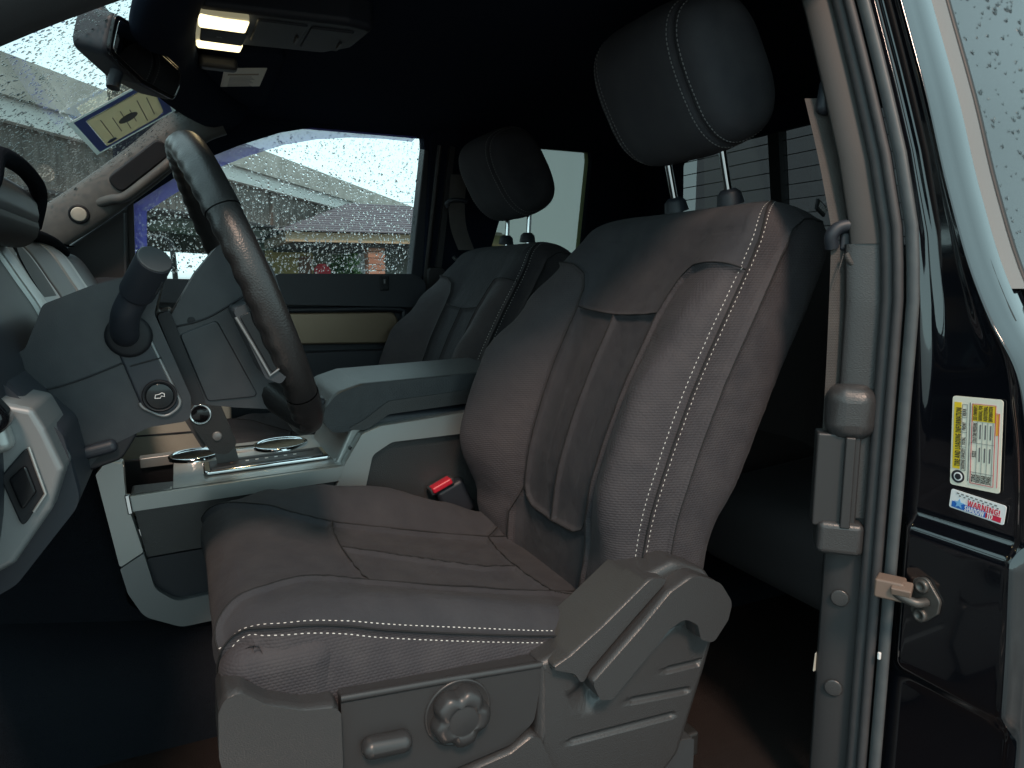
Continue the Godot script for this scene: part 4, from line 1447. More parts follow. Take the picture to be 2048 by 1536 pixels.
func build_dash() -> void:
	var d := thing("dashboard", "grey dashboard with silver trim, round vent and instrument hood", "dashboard", Vector3(-0.25, 0.7, -0.4))
	var prof := cat2([Vector2(-0.46, 0.795), Vector2(-0.30, 0.818), Vector2(-0.245, 0.815), Vector2(-0.214, 0.795), Vector2(-0.186, 0.745), Vector2(-0.163, 0.695), Vector2(-0.152, 0.63), Vector2(-0.16, 0.52), Vector2(-0.20, 0.42), Vector2(-0.30, 0.36)], 6)
	var bands := [[0.40, -0.095, "dark_plastic", 0.0, "instrument_surround"], [-0.095, -0.165, "silver", 0.006, "silver_band"], [-0.165, -0.34, "silver_grey", 0.002, "vent_panel"], [-0.34, -0.56, "trim_grey", 0.004, "centre_stack"], [-0.56, -0.70, "silver_grey", 0.007, "switch_band"], [-0.70, -0.78, "silver", 0.003, "end_band"], [-0.78, -1.13, "trim_grey", -0.004, "glove_panel"]]
	for b in bands:
		var rows := []
		var q := PackedVector2Array()
		for k in prof.size():
			var t := (prof[mini(k + 1, prof.size() - 1)] - prof[maxi(k - 1, 0)]).normalized()
			q.append(prof[k] + Vector2(-t.y, t.x) * b[3])
		var g := Geo.new()
		var rr := 0.004
		for zz in [[b[0], -0.012], [b[0] - 0.0005, -0.002], [b[0] - rr, 0.0], [lerpf(b[0], b[1], 0.5), 0.0], [b[1] + rr, 0.0], [b[1] + 0.0005, -0.002], [b[1], -0.012]]:
			var row := PackedVector3Array()
			for k in q.size():
				var t := (q[mini(k + 1, q.size() - 1)] - q[maxi(k - 1, 0)]).normalized()
				var p: Vector2 = q[k] + Vector2(-t.y, t.x) * zz[1]
				row.append(Vector3(p.x, p.y, zz[0]))
			rows.append(row)
		g.grid(rows)
		part(b[4], g, b[2], d)
	# vent with its ring and vanes
	var vx := frame_of(Vector3(0, 0, 1), Vector3(-0.42, 0.91, 0), Vector3(-0.181, 0.742, -0.255))
	part("vent_well", lathe([[0.060, 0.0], [0.060, 0.004], [0.052, 0.006], [0.048, 0.001], [0.0, 0.0005]], vx, 36), "black", d)
	part("vent_ring", lathe([[0.060, 0.003], [0.062, 0.006], [0.060, 0.008], [0.055, 0.006]], vx, 36), "chrome", d)
	for k in 3:
		part("vent_vane", superell(vx * Vector3(0, -0.025 + 0.025 * k, 0.007), Vector3(0.045, 0.002, 0.006), vx.basis, 0.0, 0.0015), "trim_grey", d)
	part("vent_tab", superell(vx * Vector3(0.012, 0.003, 0.013), Vector3(0.009, 0.004, 0.006), vx.basis, 0.0, 0.002), "silver", d)
	for k in 2:
		var p2: Vector3 = [Vector3(-0.199, 0.775, -0.62), Vector3(-0.171, 0.722, -0.63)][k]
		var bx := frame_of(Vector3(0, 0, 1), Vector3(-0.5, 0.87, 0), p2)
		part("blank_switch", plate(rect(0.055, [0.020, 0.030][k], 0.004), 0.008, 0.002, bx.translated_local(Vector3(0, 0, 0.012))), "silver_grey", d)
		part("switch_gap", plate(rect(0.062, [0.026, 0.037][k], 0.004), 0.008, 0.001, bx.translated_local(Vector3(0, 0, 0.0095))), "black", d)
	# instrument hood: nested rounded shells
	for k in 3:
		var s: float = [1.0, 0.86, 0.72][k]
		part(["hood_shell", "hood_liner", "gauge_face"][k], superell(Vector3(-0.275 + 0.003 * k, 0.842 - 0.008 * k, -0.02), Vector3(0.115 * (1.0 if k == 0 else 0.97 - 0.02 * k), 0.040 * s, 0.155 * (0.9 + 0.1 * s)), Basis(Vector3(0, 0, 1), -0.1), 0.0, 0.038 * s), ["dark_plastic", "pillar_dark", "black"][k], d)
	# fuzzy dash mat: a rolled edge over the top and over the hood
	part("dash_mat", mat_shape(), "carpet", d)
	# lower part: silver knee panel with the pedal switch, dark underside
	var kp := rp([[-0.20, 0.66, 0.01], [-0.150, 0.640, 0.008], [-0.126, 0.632, 0.008], [-0.118, 0.612, 0.01], [-0.1065, 0.573, 0.008], [-0.120, 0.535, 0.01], [-0.153, 0.488, 0.01], [-0.21, 0.46, 0.01]], 0.008)
	part("knee_panel", plate(kp, 0.10, 0.006, at_z(0.24), 5), "silver_grey", d)
	var sw := rp([[-0.156, 0.572, 0.004], [-0.133, 0.599, 0.004], [-0.1225, 0.553, 0.004], [-0.143, 0.522, 0.004]], 0.003)
	var swb := part("switch_bezel", plate(sw, 0.006, 0.0015, at_z(0.2435)), "black", d)
	part("bezel_edge", tube(PackedVector3Array([Vector3(-0.132, 0.598, 0.2440), Vector3(-0.1275, 0.576, 0.2440), Vector3(-0.1225, 0.553, 0.2440), Vector3(-0.133, 0.537, 0.2440)]), 0.0014, 8), "silver", swb)
	part("brake_switch", plate(rp([[-0.149, 0.570, 0.003], [-0.135, 0.583, 0.003], [-0.129, 0.556, 0.003], [-0.1415, 0.539, 0.003]], 0.003), 0.006, 0.002, at_z(0.2475)), "gloss_black", swb)
	part("headlamp_knob", superell(Vector3(-0.163, 0.640, 0.262), Vector3(0.028, 0.017, 0.020), Basis(Vector3(0, 0, 1), -1.0), 0.0, 0.013), "gloss_black", d)
	part("knob_skirt", superell(Vector3(-0.160, 0.617, 0.248), Vector3(0.016, 0.022, 0.012), Basis(Vector3(0, 0, 1), 0.2), 0.0, 0.008), "silver", d)
	part("knee_bolster", plate(rp([[-0.35, 0.66, 0.02], [-0.16, 0.66, 0.02], [-0.11, 0.60, 0.02], [-0.10, 0.53, 0.03], [-0.16, 0.455, 0.03], [-0.35, 0.36, 0.02]], 0.02), 0.44, 0.02, at_z(0.205), 6), "dark_plastic", d)
	part("lower_dash", plate(rp([[-0.40, 0.66, 0.02], [-0.17, 0.66, 0.02], [-0.12, 0.55, 0.02], [-0.12, 0.50, 0.03], [-0.20, 0.42, 0.03], [-0.40, 0.36, 0.02]], 0.02), 0.90, 0.02, at_z(-0.23), 6), "dark_plastic", d)

func mat_shape() -> Geo:
	var g := Geo.new()
	g.add(tube(cat3([Vector3(-0.215, 0.822, 0.02), Vector3(-0.212, 0.824, -0.2), Vector3(-0.224, 0.826, -0.45), Vector3(-0.224, 0.822, -0.72), Vector3(-0.226, 0.806, -0.90)], 6), 0.011, 10))
	var rows := []
	for k in 24:
		var z := lerpf(0.36, -1.08, k / 23.0)
		var row := PackedVector3Array()
		for j in 6:
			row.append(Vector3(lerpf(-0.46, -0.225, j / 5.0), lerpf(0.806, 0.826, j / 5.0), z))
		rows.append(row)
	g.grid(rows)
	g.add(tube(cat3([Vector3(-0.175, 0.81, 0.145), Vector3(-0.160, 0.845, 0.135), Vector3(-0.160, 0.872, 0.10), Vector3(-0.160, 0.880, 0.02), Vector3(-0.160, 0.878, -0.08), Vector3(-0.160, 0.860, -0.15), Vector3(-0.175, 0.82, -0.185)], 6), 0.010, 10))
	return g

func build_wheel() -> void:
	var w := thing("steering_wheel", "black leather wrapped steering wheel with finger bumps, seen from its edge", "steering wheel", Vector3(0.082, 0.733, 0))
	var ax := Vector3(0.938, 0.346, 0).normalized()      # towards the driver
	var upw := Vector3(-0.346, 0.938, 0).normalized()
	var c := Vector3(0.082, 0.733, 0.0)
	var rim := func(from: float, to: float, cnt: int, fat: float) -> Geo:
		var rows := []
		for k in cnt + 1:
			var a := lerpf(from, to, float(k) / cnt)
			var rd := Vector3(0, 0, 1) * cos(a) + upw * sin(a)
			var row := PackedVector3Array()
			for j in 24:
				var b := TAU * j / 24.0
				var r := 0.0158 + fat
				var rel := rd * cos(b) * r * 0.95 + ax * sin(b) * r * 1.16
				if sin(b) < 0.2:          # finger bumps on the far face
					rel -= ax * 0.0016 * (0.5 + 0.5 * cos(a * 46.0)) * clampf(0.2 - sin(b), 0.0, 1.0)
				row.append(c + rd * 0.190 + rel)
			rows.append(row)
		var g := Geo.new()
		g.grid(rows, true)
		return g.orient()
	part("rim_top", rim.call(0.52, PI - 0.52, 120, 0.0008), "leather", w)
	part("rim_side", rim.call(PI - 0.515, PI + 0.72, 80, 0.0), "leather", w)
	part("rim_side", rim.call(-0.72, 0.515, 80, 0.0), "leather", w)
	part("rim_bottom", rim.call(PI + 0.725, TAU - 0.725, 100, 0.0008), "leather", w)
	# hub: airbag cover towards the driver, back cover towards the dash
	var hub := rp([[-0.012, 0.702, 0.01], [0.020, 0.756, 0.02], [0.046, 0.788, 0.015], [0.082, 0.800, 0.02], [0.108, 0.76, 0.03], [0.135, 0.66, 0.03], [0.140, 0.605, 0.02], [0.110, 0.585, 0.02], [0.055, 0.592, 0.012], [0.022, 0.598, 0.01], [0.005, 0.64, 0.01]], 0.01, 7)
	var h := part("hub_cover", plate(hub, 0.15, 0.018, at_z(0.075), 7), "column_plastic", w)
	part("hub_seam", tube(cat3([Vector3(-0.006, 0.693, 0.0755), Vector3(0.03, 0.703, 0.0758), Vector3(0.07, 0.727, 0.0758), Vector3(0.098, 0.744, 0.0750)], 6), 0.0013, 6), "black", h)
	part("hub_panel", plate(rp([[-0.002, 0.684, 0.006], [0.040, 0.700, 0.006], [0.083, 0.604, 0.006], [0.024, 0.602, 0.006]], 0.006), 0.004, 0.0016, at_z(0.0775)), "column_plastic", h)
	part("screw_hole", lathe([[0.0045, 0.0], [0.0045, 0.0008], [0.0, 0.0008]], at_z(0.0752).translated_local(Vector3(0.012, 0.700, 0)), 16), "black", h)
	# spokes with switch pads
	for s in [1, -1]:
		var z0: float = 0.145 * s
		var sp := rp([[0.052, 0.716, 0.006], [0.085, 0.730, 0.006], [0.118, 0.66, 0.006], [0.098, 0.632, 0.006], [0.082, 0.640, 0.006]], 0.006)
		var xf := at_z(0.178) if s > 0 else at_z(-0.07)
		part("spoke", plate(sp, 0.11, 0.006, xf), "column_plastic", w)
		if s > 0:
			part("spoke_switch", plate(rp([[0.058, 0.709, 0.004], [0.082, 0.720, 0.004], [0.108, 0.662, 0.004], [0.089, 0.645, 0.004]], 0.004), 0.004, 0.001, at_z(0.1805)), "gloss_black", w)
			part("switch_edge", tube(PackedVector3Array([Vector3(0.0545, 0.708, 0.1800), Vector3(0.071, 0.676, 0.1800), Vector3(0.0865, 0.643, 0.1800), Vector3(0.108, 0.658, 0.1800)]), 0.0018, 8), "silver_grey", w)
	# lower spoke towards the bottom of the rim
	for s in [1, -1]:
		part("lower_spoke", tube(cat3([Vector3(0.085, 0.615, 0.05 * s), Vector3(0.118, 0.590, 0.085 * s), Vector3(0.138, 0.578, 0.105 * s)], 6), 0.020, 14, Vector2(0.8, 1.0)), "leather", w)
	# column with its shroud, stalk and pedal button
	var col := thing("steering_column", "dark grey steering column shroud between wheel and dashboard", "steering column", Vector3(-0.08, 0.66, 0.0))
	var shr := rp([[-0.30, 0.56, 0.02], [-0.30, 0.66, 0.02], [-0.168, 0.668, 0.02], [-0.152, 0.674, 0.012], [-0.140, 0.702, 0.012], [-0.132, 0.722, 0.012], [-0.085, 0.742, 0.04], [-0.035, 0.756, 0.03], [-0.016, 0.745, 0.015], [-0.026, 0.710, 0.01], [0.006, 0.612, 0.015], [0.004, 0.584, 0.012], [-0.040, 0.580, 0.03], [-0.085, 0.560, 0.03], [-0.12, 0.520, 0.03], [-0.22, 0.50, 0.03]], 0.02, 8)
	var shd := part("shroud", plate(shr, 0.20, 0.034, at_z(0.098), 9), "column_plastic", col)
	part("shroud_seam", tube(cat3([Vector3(-0.175, 0.626, 0.0992), Vector3(-0.12, 0.634, 0.0992), Vector3(-0.060, 0.656, 0.0992)], 6), 0.0011, 6), "black", shd)
	var slot := rp([[-0.072, 0.690, 0.012], [-0.052, 0.700, 0.012], [-0.036, 0.690, 0.01], [-0.004, 0.604, 0.012], [-0.022, 0.590, 0.014], [-0.046, 0.604, 0.014]], 0.012, 7)
	var bez := part("stalk_bezel", plate(slot, 0.006, 0.003, at_z(0.1015)), "dark_plastic", col)
	part("bezel_lip", tube(PackedVector3Array(Array(slot).map(func(q): return Vector3(q.x, q.y, 0.100))), 0.0022, 6), "silver_grey", bez)
	part("bezel_split", tube(PackedVector3Array([Vector3(-0.054, 0.652, 0.1018), Vector3(-0.022, 0.660, 0.1018)]), 0.0009, 6), "black", bez)
	var bt := Transform3D(Basis(), Vector3(-0.0265, 0.6165, 0.1025))
	part("button_ring", lathe([[0.0185, -0.002], [0.0185, 0.003], [0.0165, 0.0035], [0.0155, 0.0012], [0.0, 0.001]], bt, 36), "black", bez)
	var pbn := part("pedal_button", lathe([[0.0148, 0.0], [0.0148, 0.004], [0.0135, 0.0052], [0.0, 0.0054]], bt, 36), "gloss_black", col)
	var ped := tube(PackedVector3Array([Vector3(-0.0315, 0.6145, 0.1082), Vector3(-0.0305, 0.6185, 0.1082), Vector3(-0.0265, 0.6190, 0.1082), Vector3(-0.0240, 0.6205, 0.1082), Vector3(-0.0215, 0.6195, 0.1082), Vector3(-0.0215, 0.6160, 0.1082), Vector3(-0.0245, 0.6170, 0.1082), Vector3(-0.0260, 0.6145, 0.1082), Vector3(-0.0315, 0.6145, 0.1082)]), 0.0005, 5)
	part("pedal_symbol", ped, "white", pbn)
	# the gap and lip between column and wheel
	part("turning_ring", plate(rp([[-0.024, 0.708, 0.005], [-0.010, 0.712, 0.005], [0.022, 0.602, 0.005], [0.008, 0.598, 0.005]], 0.005), 0.16, 0.006, at_z(0.084)), "black", col)
	# turn signal stalk
	part("stalk", tube(cat3([Vector3(-0.055, 0.686, 0.09), Vector3(-0.056, 0.692, 0.115), Vector3(-0.052, 0.712, 0.136), Vector3(-0.043, 0.729, 0.147), Vector3(-0.038, 0.737, 0.153)], 6), 0.0145, 18), "dark_plastic", col)
	var s0 := Vector3(-0.0405, 0.733, 0.150)
	var s1 := Vector3(-0.0195, 0.768, 0.188)
	var grip := part("stalk_grip", tube(PackedVector3Array([s0, s0.lerp(s1, 0.05), s0.lerp(s1, 0.1), s1]), PackedFloat32Array([0.0150, 0.0170, 0.0176, 0.0176]), 28), "dark_plastic", col)
	var ax2 := along_axis(s1 - s0, s0)
	for k in 3:
		var an := 2.0 + 0.55 * k
		part("grip_mark", superell(ax2 * Vector3(cos(an) * 0.0176, sin(an) * 0.0176, 0.030), Vector3(0.0007, 0.0007, 0.010), ax2.basis, 0.0, 0.0004), "trim_grey", grip)
	part("stalk_cap", lathe([[0.0168, -0.004], [0.0168, 0.001], [0.0155, 0.0022], [0.0, 0.0026]], along_axis(s1 - s0, s1), 32), "trim_grey", grip)
	part("stalk_boot", lathe([[0.024, 0.0], [0.024, 0.003], [0.019, 0.007], [0.0, 0.007]], Transform3D(Basis(), Vector3(-0.053, 0.686, 0.1005)), 28), "black", col)
	# tilt lever tucked underneath
	part("tilt_pocket", plate(rp([[-0.118, 0.585, 0.02], [-0.09, 0.590, 0.02], [-0.045, 0.584, 0.02], [-0.07, 0.545, 0.02], [-0.12, 0.53, 0.02]], 0.02), 0.03, 0.003, at_z(0.0975)), "black", shd)
	part("tilt_lever", superell(Vector3(-0.092, 0.560, 0.098), Vector3(0.019, 0.0075, 0.010), Basis(Vector3(0, 0, 1), 0.22), 0.0, 0.006), "dark_plastic", col)

func build_console() -> void:
	var c := thing("centre_console", "silver and black centre console with cup holders and padded armrest", "centre console", Vector3(0.2, 0.2, -0.42))
	# silver C-shaped side trim in two pieces
	var leg := rp([[-0.137, 0.440, 0.004], [-0.122, 0.459, 0.004], [-0.098, 0.455, 0.004], [-0.098, 0.395, 0.003], [-0.079, 0.302, 0.004], [-0.1145, 0.281, 0.004]], 0.004)
	part("trim_leg", plate(leg, 0.03, 0.008, at_z(-0.272), 6), "silver", c)
	var curve := rp([[-0.1142, 0.279, 0.003], [-0.0785, 0.300, 0.003], [-0.066, 0.235, 0.03], [-0.035, 0.207, 0.03], [0.14, 0.215, 0.01], [0.14, 0.166, 0.01], [-0.030, 0.160, 0.04], [-0.085, 0.190, 0.04], [-0.106, 0.235, 0.02]], 0.01, 8)
	part("trim_curve", plate(curve, 0.03, 0.010, at_z(-0.270), 6), "silver_grey", c)
	# dark side panels
	part("side_panel", plate(rp([[-0.092, 0.40, 0.004], [0.27, 0.40, 0.004], [0.27, 0.30, 0.004], [-0.075, 0.288, 0.004]], 0.004), 0.05, 0.004, at_z(-0.284)), "grained", c)
	part("side_panel", plate(rp([[-0.075, 0.285, 0.004], [0.27, 0.297, 0.004], [0.27, 0.15, 0.004], [-0.06, 0.19, 0.03]], 0.004), 0.05, 0.004, at_z(-0.2845)), "dark_plastic", c)
	part("kick_panel", plate(rp([[-0.55, 0.45, 0.02], [-0.12, 0.45, 0.01], [-0.11, 0.20, 0.03], [-0.02, 0.155, 0.03], [0.3, 0.15, 0.02], [0.3, 0.0, 0.02], [-0.55, 0.0, 0.02]], 0.02), 0.02, 0.003, at_z(-0.30)), "carpet", c)
	# top deck
	var down := Basis(Vector3(1, 0, 0), Vector3(0, 0, -1), Vector3(0, 1, 0))      # plates that face up; local y runs to the passenger
	var tilt := Transform3D(Basis(Vector3(0, 0, 1), 0.035), Vector3(-0.09, 0.398, 0)) * Transform3D(down, Vector3.ZERO)
	# four pieces leave the front tray open
	part("deck", plate(rp([[0.062, 0.285, 0.003], [0.062, 0.57, 0.003], [0.345, 0.57, 0.02], [0.345, 0.285, 0.004]], 0.003), 0.03, 0.004, tilt), "silver", c)
	part("deck_edge", plate(rp([[0.0, 0.283, 0.002], [0.0, 0.300, 0.002], [0.060, 0.300, 0.002], [0.060, 0.283, 0.002]], 0.002), 0.02, 0.003, tilt), "silver", c)
	part("deck_edge", plate(rp([[0.0, 0.545, 0.002], [0.0, 0.57, 0.002], [0.060, 0.57, 0.002], [0.060, 0.545, 0.002]], 0.002), 0.02, 0.003, tilt), "silver", c)
	part("tray_floor", superell(tilt * Vector3(0.030, 0.42, -0.06), Vector3(0.032, 0.004, 0.125), Basis(), 0.0, 0.003), "black", c)
	part("tray_wall", superell(tilt * Vector3(0.030, 0.560, -0.055), Vector3(0.10, 0.050, 0.006), Basis(), 0.0, 0.003), "black", c)
	part("tray_wall", superell(tilt * Vector3(0.064, 0.43, -0.055), Vector3(0.006, 0.046, 0.125), Basis(), 0.0, 0.003), "black", c)
	part("tray_slot", plate(rect(0.030, 0.05, 0.003), 0.02, 0.001, tilt.translated_local(Vector3(0.042, 0.345, -0.02))), "dark_plastic", c)
	part("slot_edge", tube(PackedVector3Array([tilt * Vector3(0.027, 0.371, -0.018), tilt * Vector3(0.058, 0.371, -0.018), tilt * Vector3(0.058, 0.32, -0.018)]), 0.0014, 6), "silver", c)
	part("bevel_strip", plate(rp([[-0.095, 0.372, 0.002], [-0.093, 0.397, 0.002], [0.258, 0.409, 0.002], [0.258, 0.383, 0.002]], 0.002), 0.02, 0.004, at_z(-0.2745)), "silver", c)
	part("strip_end", superell(Vector3(-0.094, 0.386, -0.274), Vector3(0.004, 0.017, 0.006), Basis(Vector3(0, 0, 1), 0.1), 0.0, 0.002), "chrome", c)
	# cup holders
	for k in 2:
		var x: float = [0.088, 0.250][k]
		var rw: float = [0.046, 0.052][k]
		var cx := tilt.translated_local(Vector3(x + 0.012, 0.50, 0.0))
		part("cup_well", lathe([[rw, 0.004], [rw - 0.004, 0.0045], [rw - 0.006, 0.001], [0.0, 0.001]], cx, 40), "gloss_black", c)
		part("cup_ring", lathe([[rw + 0.003, 0.0], [rw + 0.002, 0.006], [rw - 0.002, 0.0075], [rw - 0.005, 0.005]], cx, 44), "chrome", c)
	part("cup_bridge", superell(tilt * Vector3(0.185, 0.50, 0.004), Vector3(0.026, 0.004, 0.012), Basis(), 0.0, 0.002), "chrome", c)
	# shifter gate
	var gt := tilt.translated_local(Vector3(0.222, 0.372, 0.0))
	var gfr := part("gate_frame", plate(rect(0.222, 0.078, 0.008), 0.006, 0.004, gt.translated_local(Vector3(0, 0, 0.009))), "chrome", c)
	part("gate_plate", plate(rect(0.200, 0.058, 0.004), 0.004, 0.002, gt.translated_local(Vector3(0, 0, 0.0115))), "trim_grey", gfr)
	part("gate_slot", plate(rect(0.168, 0.009, 0.004), 0.002, 0.0005, gt.translated_local(Vector3(0.004, 0.010, 0.0122))), "black", gfr)
	for k in 6:
		part("gear_mark", plate(rect(0.006, 0.005, 0.001), 0.001, 0.0003, gt.translated_local(Vector3(-0.035 + 0.017 * k, -0.007, 0.0122))), "white", gfr)
	part("park_mark", plate(rect(0.006, 0.006, 0.001), 0.001, 0.0003, gt.translated_local(Vector3(-0.062, -0.008, 0.0122))), "striker_brown", gfr)
	# rear bin with silver flanks and padded lid
	var flank := rp([[0.234, 0.36, 0.004], [0.258, 0.415, 0.02], [0.290, 0.466, 0.02], [0.325, 0.478, 0.02], [0.62, 0.498, 0.02], [0.62, 0.452, 0.01], [0.345, 0.446, 0.03], [0.308, 0.425, 0.02], [0.285, 0.33, 0.004], [0.25, 0.33, 0.004]], 0.01, 7)
	part("bin_trim", plate(flank, 0.03, 0.007, at_z(-0.272), 6), "silver", c)
	part("bin_side", plate(rp([[0.27, 0.15, 0.004], [0.27, 0.44, 0.004], [0.65, 0.47, 0.01], [0.65, 0.15, 0.01]], 0.004), 0.03, 0.004, at_z(-0.286)), "grained", c)
	part("bin_front", superell(Vector3(0.268, 0.43, -0.425), Vector3(0.012, 0.060, 0.120), Basis(Vector3(0, 0, 1), -0.45), 0.0, 0.006), "silver", c)
	part("bin_body", superell(Vector3(0.46, 0.33, -0.425), Vector3(0.17, 0.17, 0.125), Basis(), 0.0, 0.02), "dark_plastic", c)
	var lid := rp([[0.223, 0.490, 0.02], [0.228, 0.515, 0.03], [0.252, 0.542, 0.04], [0.300, 0.556, 0.03], [0.62, 0.566, 0.02], [0.62, 0.520, 0.01], [0.345, 0.502, 0.02], [0.300, 0.476, 0.02], [0.262, 0.468, 0.02], [0.240, 0.470, 0.02]], 0.02, 8)
	var lidp := part("armrest_lid", plate(lid, 0.25, 0.022, at_z(-0.292), 8), "column_grain", c)
	part("lid_side", plate(rp([[0.262, 0.473, 0.01], [0.300, 0.490, 0.02], [0.345, 0.521, 0.02], [0.62, 0.540, 0.01], [0.62, 0.512, 0.01], [0.345, 0.496, 0.02], [0.302, 0.470, 0.02]], 0.01), 0.25, 0.004, at_z(-0.2885)), "grained", lidp)
	var lf := frame_of(Vector3(0, 0, -1), Vector3(0.35, 1, 0), Vector3(0.226, 0.505, -0.352))
	part("latch_well", plate(rect(0.060, 0.050, 0.012), 0.01, 0.002, lf.translated_local(Vector3(0, 0, 0.002))), "dark_plastic", lidp)
	part("lid_latch", plate(rect(0.046, 0.030, 0.008), 0.01, 0.004, lf.translated_local(Vector3(0, -0.006, 0.007))), "panel_beige", lidp)
	part("latch_lip", plate(rect(0.052, 0.014, 0.005), 0.01, 0.003, lf.translated_local(Vector3(0, 0.016, 0.008))), "silver_grey", lidp)
	# gear lever
	var gl := thing("gear_lever", "black gear lever with chrome ring on a dark metal shaft", "gear lever", Vector3(0.06, 0.4, -0.40))
	part("shaft", plate(rp([[0.050, 0.392, 0.002], [0.086, 0.398, 0.002], [0.074, 0.462, 0.002], [0.038, 0.455, 0.002]], 0.002), 0.012, 0.003, at_z(-0.372)), "steel", gl)
	var kn := rp([[0.004, 0.560, 0.01], [0.040, 0.570, 0.012], [0.058, 0.520, 0.02], [0.080, 0.452, 0.014], [0.062, 0.434, 0.014], [0.036, 0.440, 0.014], [0.010, 0.488, 0.02], [-0.002, 0.53, 0.01]], 0.01, 7)
	var knp := part("knob", plate(kn, 0.040, 0.012, at_z(-0.350), 7), "leather", gl)
	part("knob_back", plate(rp([[-0.015, 0.545, 0.01], [0.010, 0.55, 0.01], [0.030, 0.452, 0.008], [0.022, 0.445, 0.008], [-0.004, 0.50, 0.01]], 0.01), 0.03, 0.004, at_z(-0.366)), "trim_grey", knp)
	part("knob_ring", lathe([[0.0185, 0.0], [0.0185, 0.003], [0.0165, 0.0042], [0.0150, 0.002], [0.0, 0.0018]], at_z(-0.350).translated_local(Vector3(0.022, 0.512, 0)), 32), "chrome", knp)
	part("ring_face", lathe([[0.0152, 0.0], [0.0150, 0.0028], [0.0, 0.0032]], at_z(-0.350).translated_local(Vector3(0.022, 0.512, 0)), 28), "gloss_black", knp)
	part("badge_button", lathe([[0.0085, 0.0], [0.0085, 0.003], [0.007, 0.0042], [0.0, 0.0046]], at_z(-0.350).translated_local(Vector3(0.047, 0.470, 0)), 24), "silver_grey", knp)
	# seat belt buckle
	var b := thing("belt_buckle", "red seat belt buckle button beside the driver's cushion", "belt buckle", Vector3(0.44, 0.3, -0.275))
	var bb := Basis(Vector3(0, 0, 1), 0.42)
	part("buckle_body", superell(Vector3(0.468, 0.318, -0.272), Vector3(0.030, 0.036, 0.013), bb, 0.0, 0.008), "dark_plastic", b)
	part("buckle_frame", superell(Vector3(0.4385, 0.352, -0.268), Vector3(0.026, 0.008, 0.014), bb, 0.0, 0.005), "trim_grey", b)
	part("release_button", superell(Vector3(0.437, 0.3545, -0.262), Vector3(0.0215, 0.0065, 0.0115), bb, 0.0, 0.004), "red", b)

# ---------------------------------------------------------------- the driver's door opening
# how far out (z) the inner edge and the outer edge of the pillar lie at height y
func inner_z(y: float) -> float:
	return lin1([[0.0, 0.425], [0.72, 0.425], [0.80, 0.418], [0.90, 0.392], [1.0, 0.358], [1.10, 0.322], [1.25, 0.262]], y)

func outer_z(y: float) -> float:
	var k := [[-0.2, 0.605], [0.1, 0.602], [0.4, 0.592], [0.60, 0.570], [0.66, 0.552], [0.70, 0.526], [0.745, 0.502], [0.85, 0.460], [0.96, 0.424], [1.07, 0.384], [1.18, 0.344], [1.30, 0.300]]
	var i := 0
	while i < k.size() - 2 and k[i + 1][0] < y:
		i += 1
	return cubic_interpolate_in_time(k[i][1], k[i + 1][1], k[maxi(i - 1, 0)][1], k[mini(i + 2, k.size() - 1)][1], (y - k[i][0]) / (k[i + 1][0] - k[i][0]), k[i + 1][0] - k[i][0], (k[maxi(i - 1, 0)][0] - k[i][0]) if i else -0.1, k[mini(i + 2, k.size() - 1)][0] - k[i][0])

func jamb_path(x: float, dz: float, from: float, to: float, cnt := 30) -> PackedVector3Array:
	var o := PackedVector3Array()
	for k in cnt + 1:
		var y := lerpf(from, to, float(k) / cnt)
		o.append(Vector3(x, y, inner_z(y) + dz))
	return o

func jamb_x(y: float, t: float) -> float:
	# pressed shape of the painted face: t 0 at the seal, 1 at the outer edge
	var x := 0.806
	var padk := smoothstep(0.245, 0.275, y) * (1.0 - smoothstep(0.445, 0.468, y))
	x -= 0.016 * padk * smoothstep(0.02, 0.16, t) * (1.0 - smoothstep(0.86, 0.97, t))
	x -= 0.009 * (1.0 - smoothstep(0.10, 0.20, t)) * smoothstep(0.5, 0.75, y)
	x += 0.006 * smoothstep(0.22, 0.34, t) * (1.0 - smoothstep(0.62, 0.78, t)) * smoothstep(0.64, 0.74, y)
	x -= 0.008 * smoothstep(0.88, 0.93, t) * (1.0 - smoothstep(0.95, 1.0, t)) * smoothstep(0.60, 0.70, y)
	x -= 0.004 * smoothstep(0.84, 0.90, t) * (1.0 - smoothstep(0.94, 1.0, t)) * (1.0 - smoothstep(0.60, 0.70, y))
	x += 0.016 * smoothstep(0.965, 1.0, t)
	return x

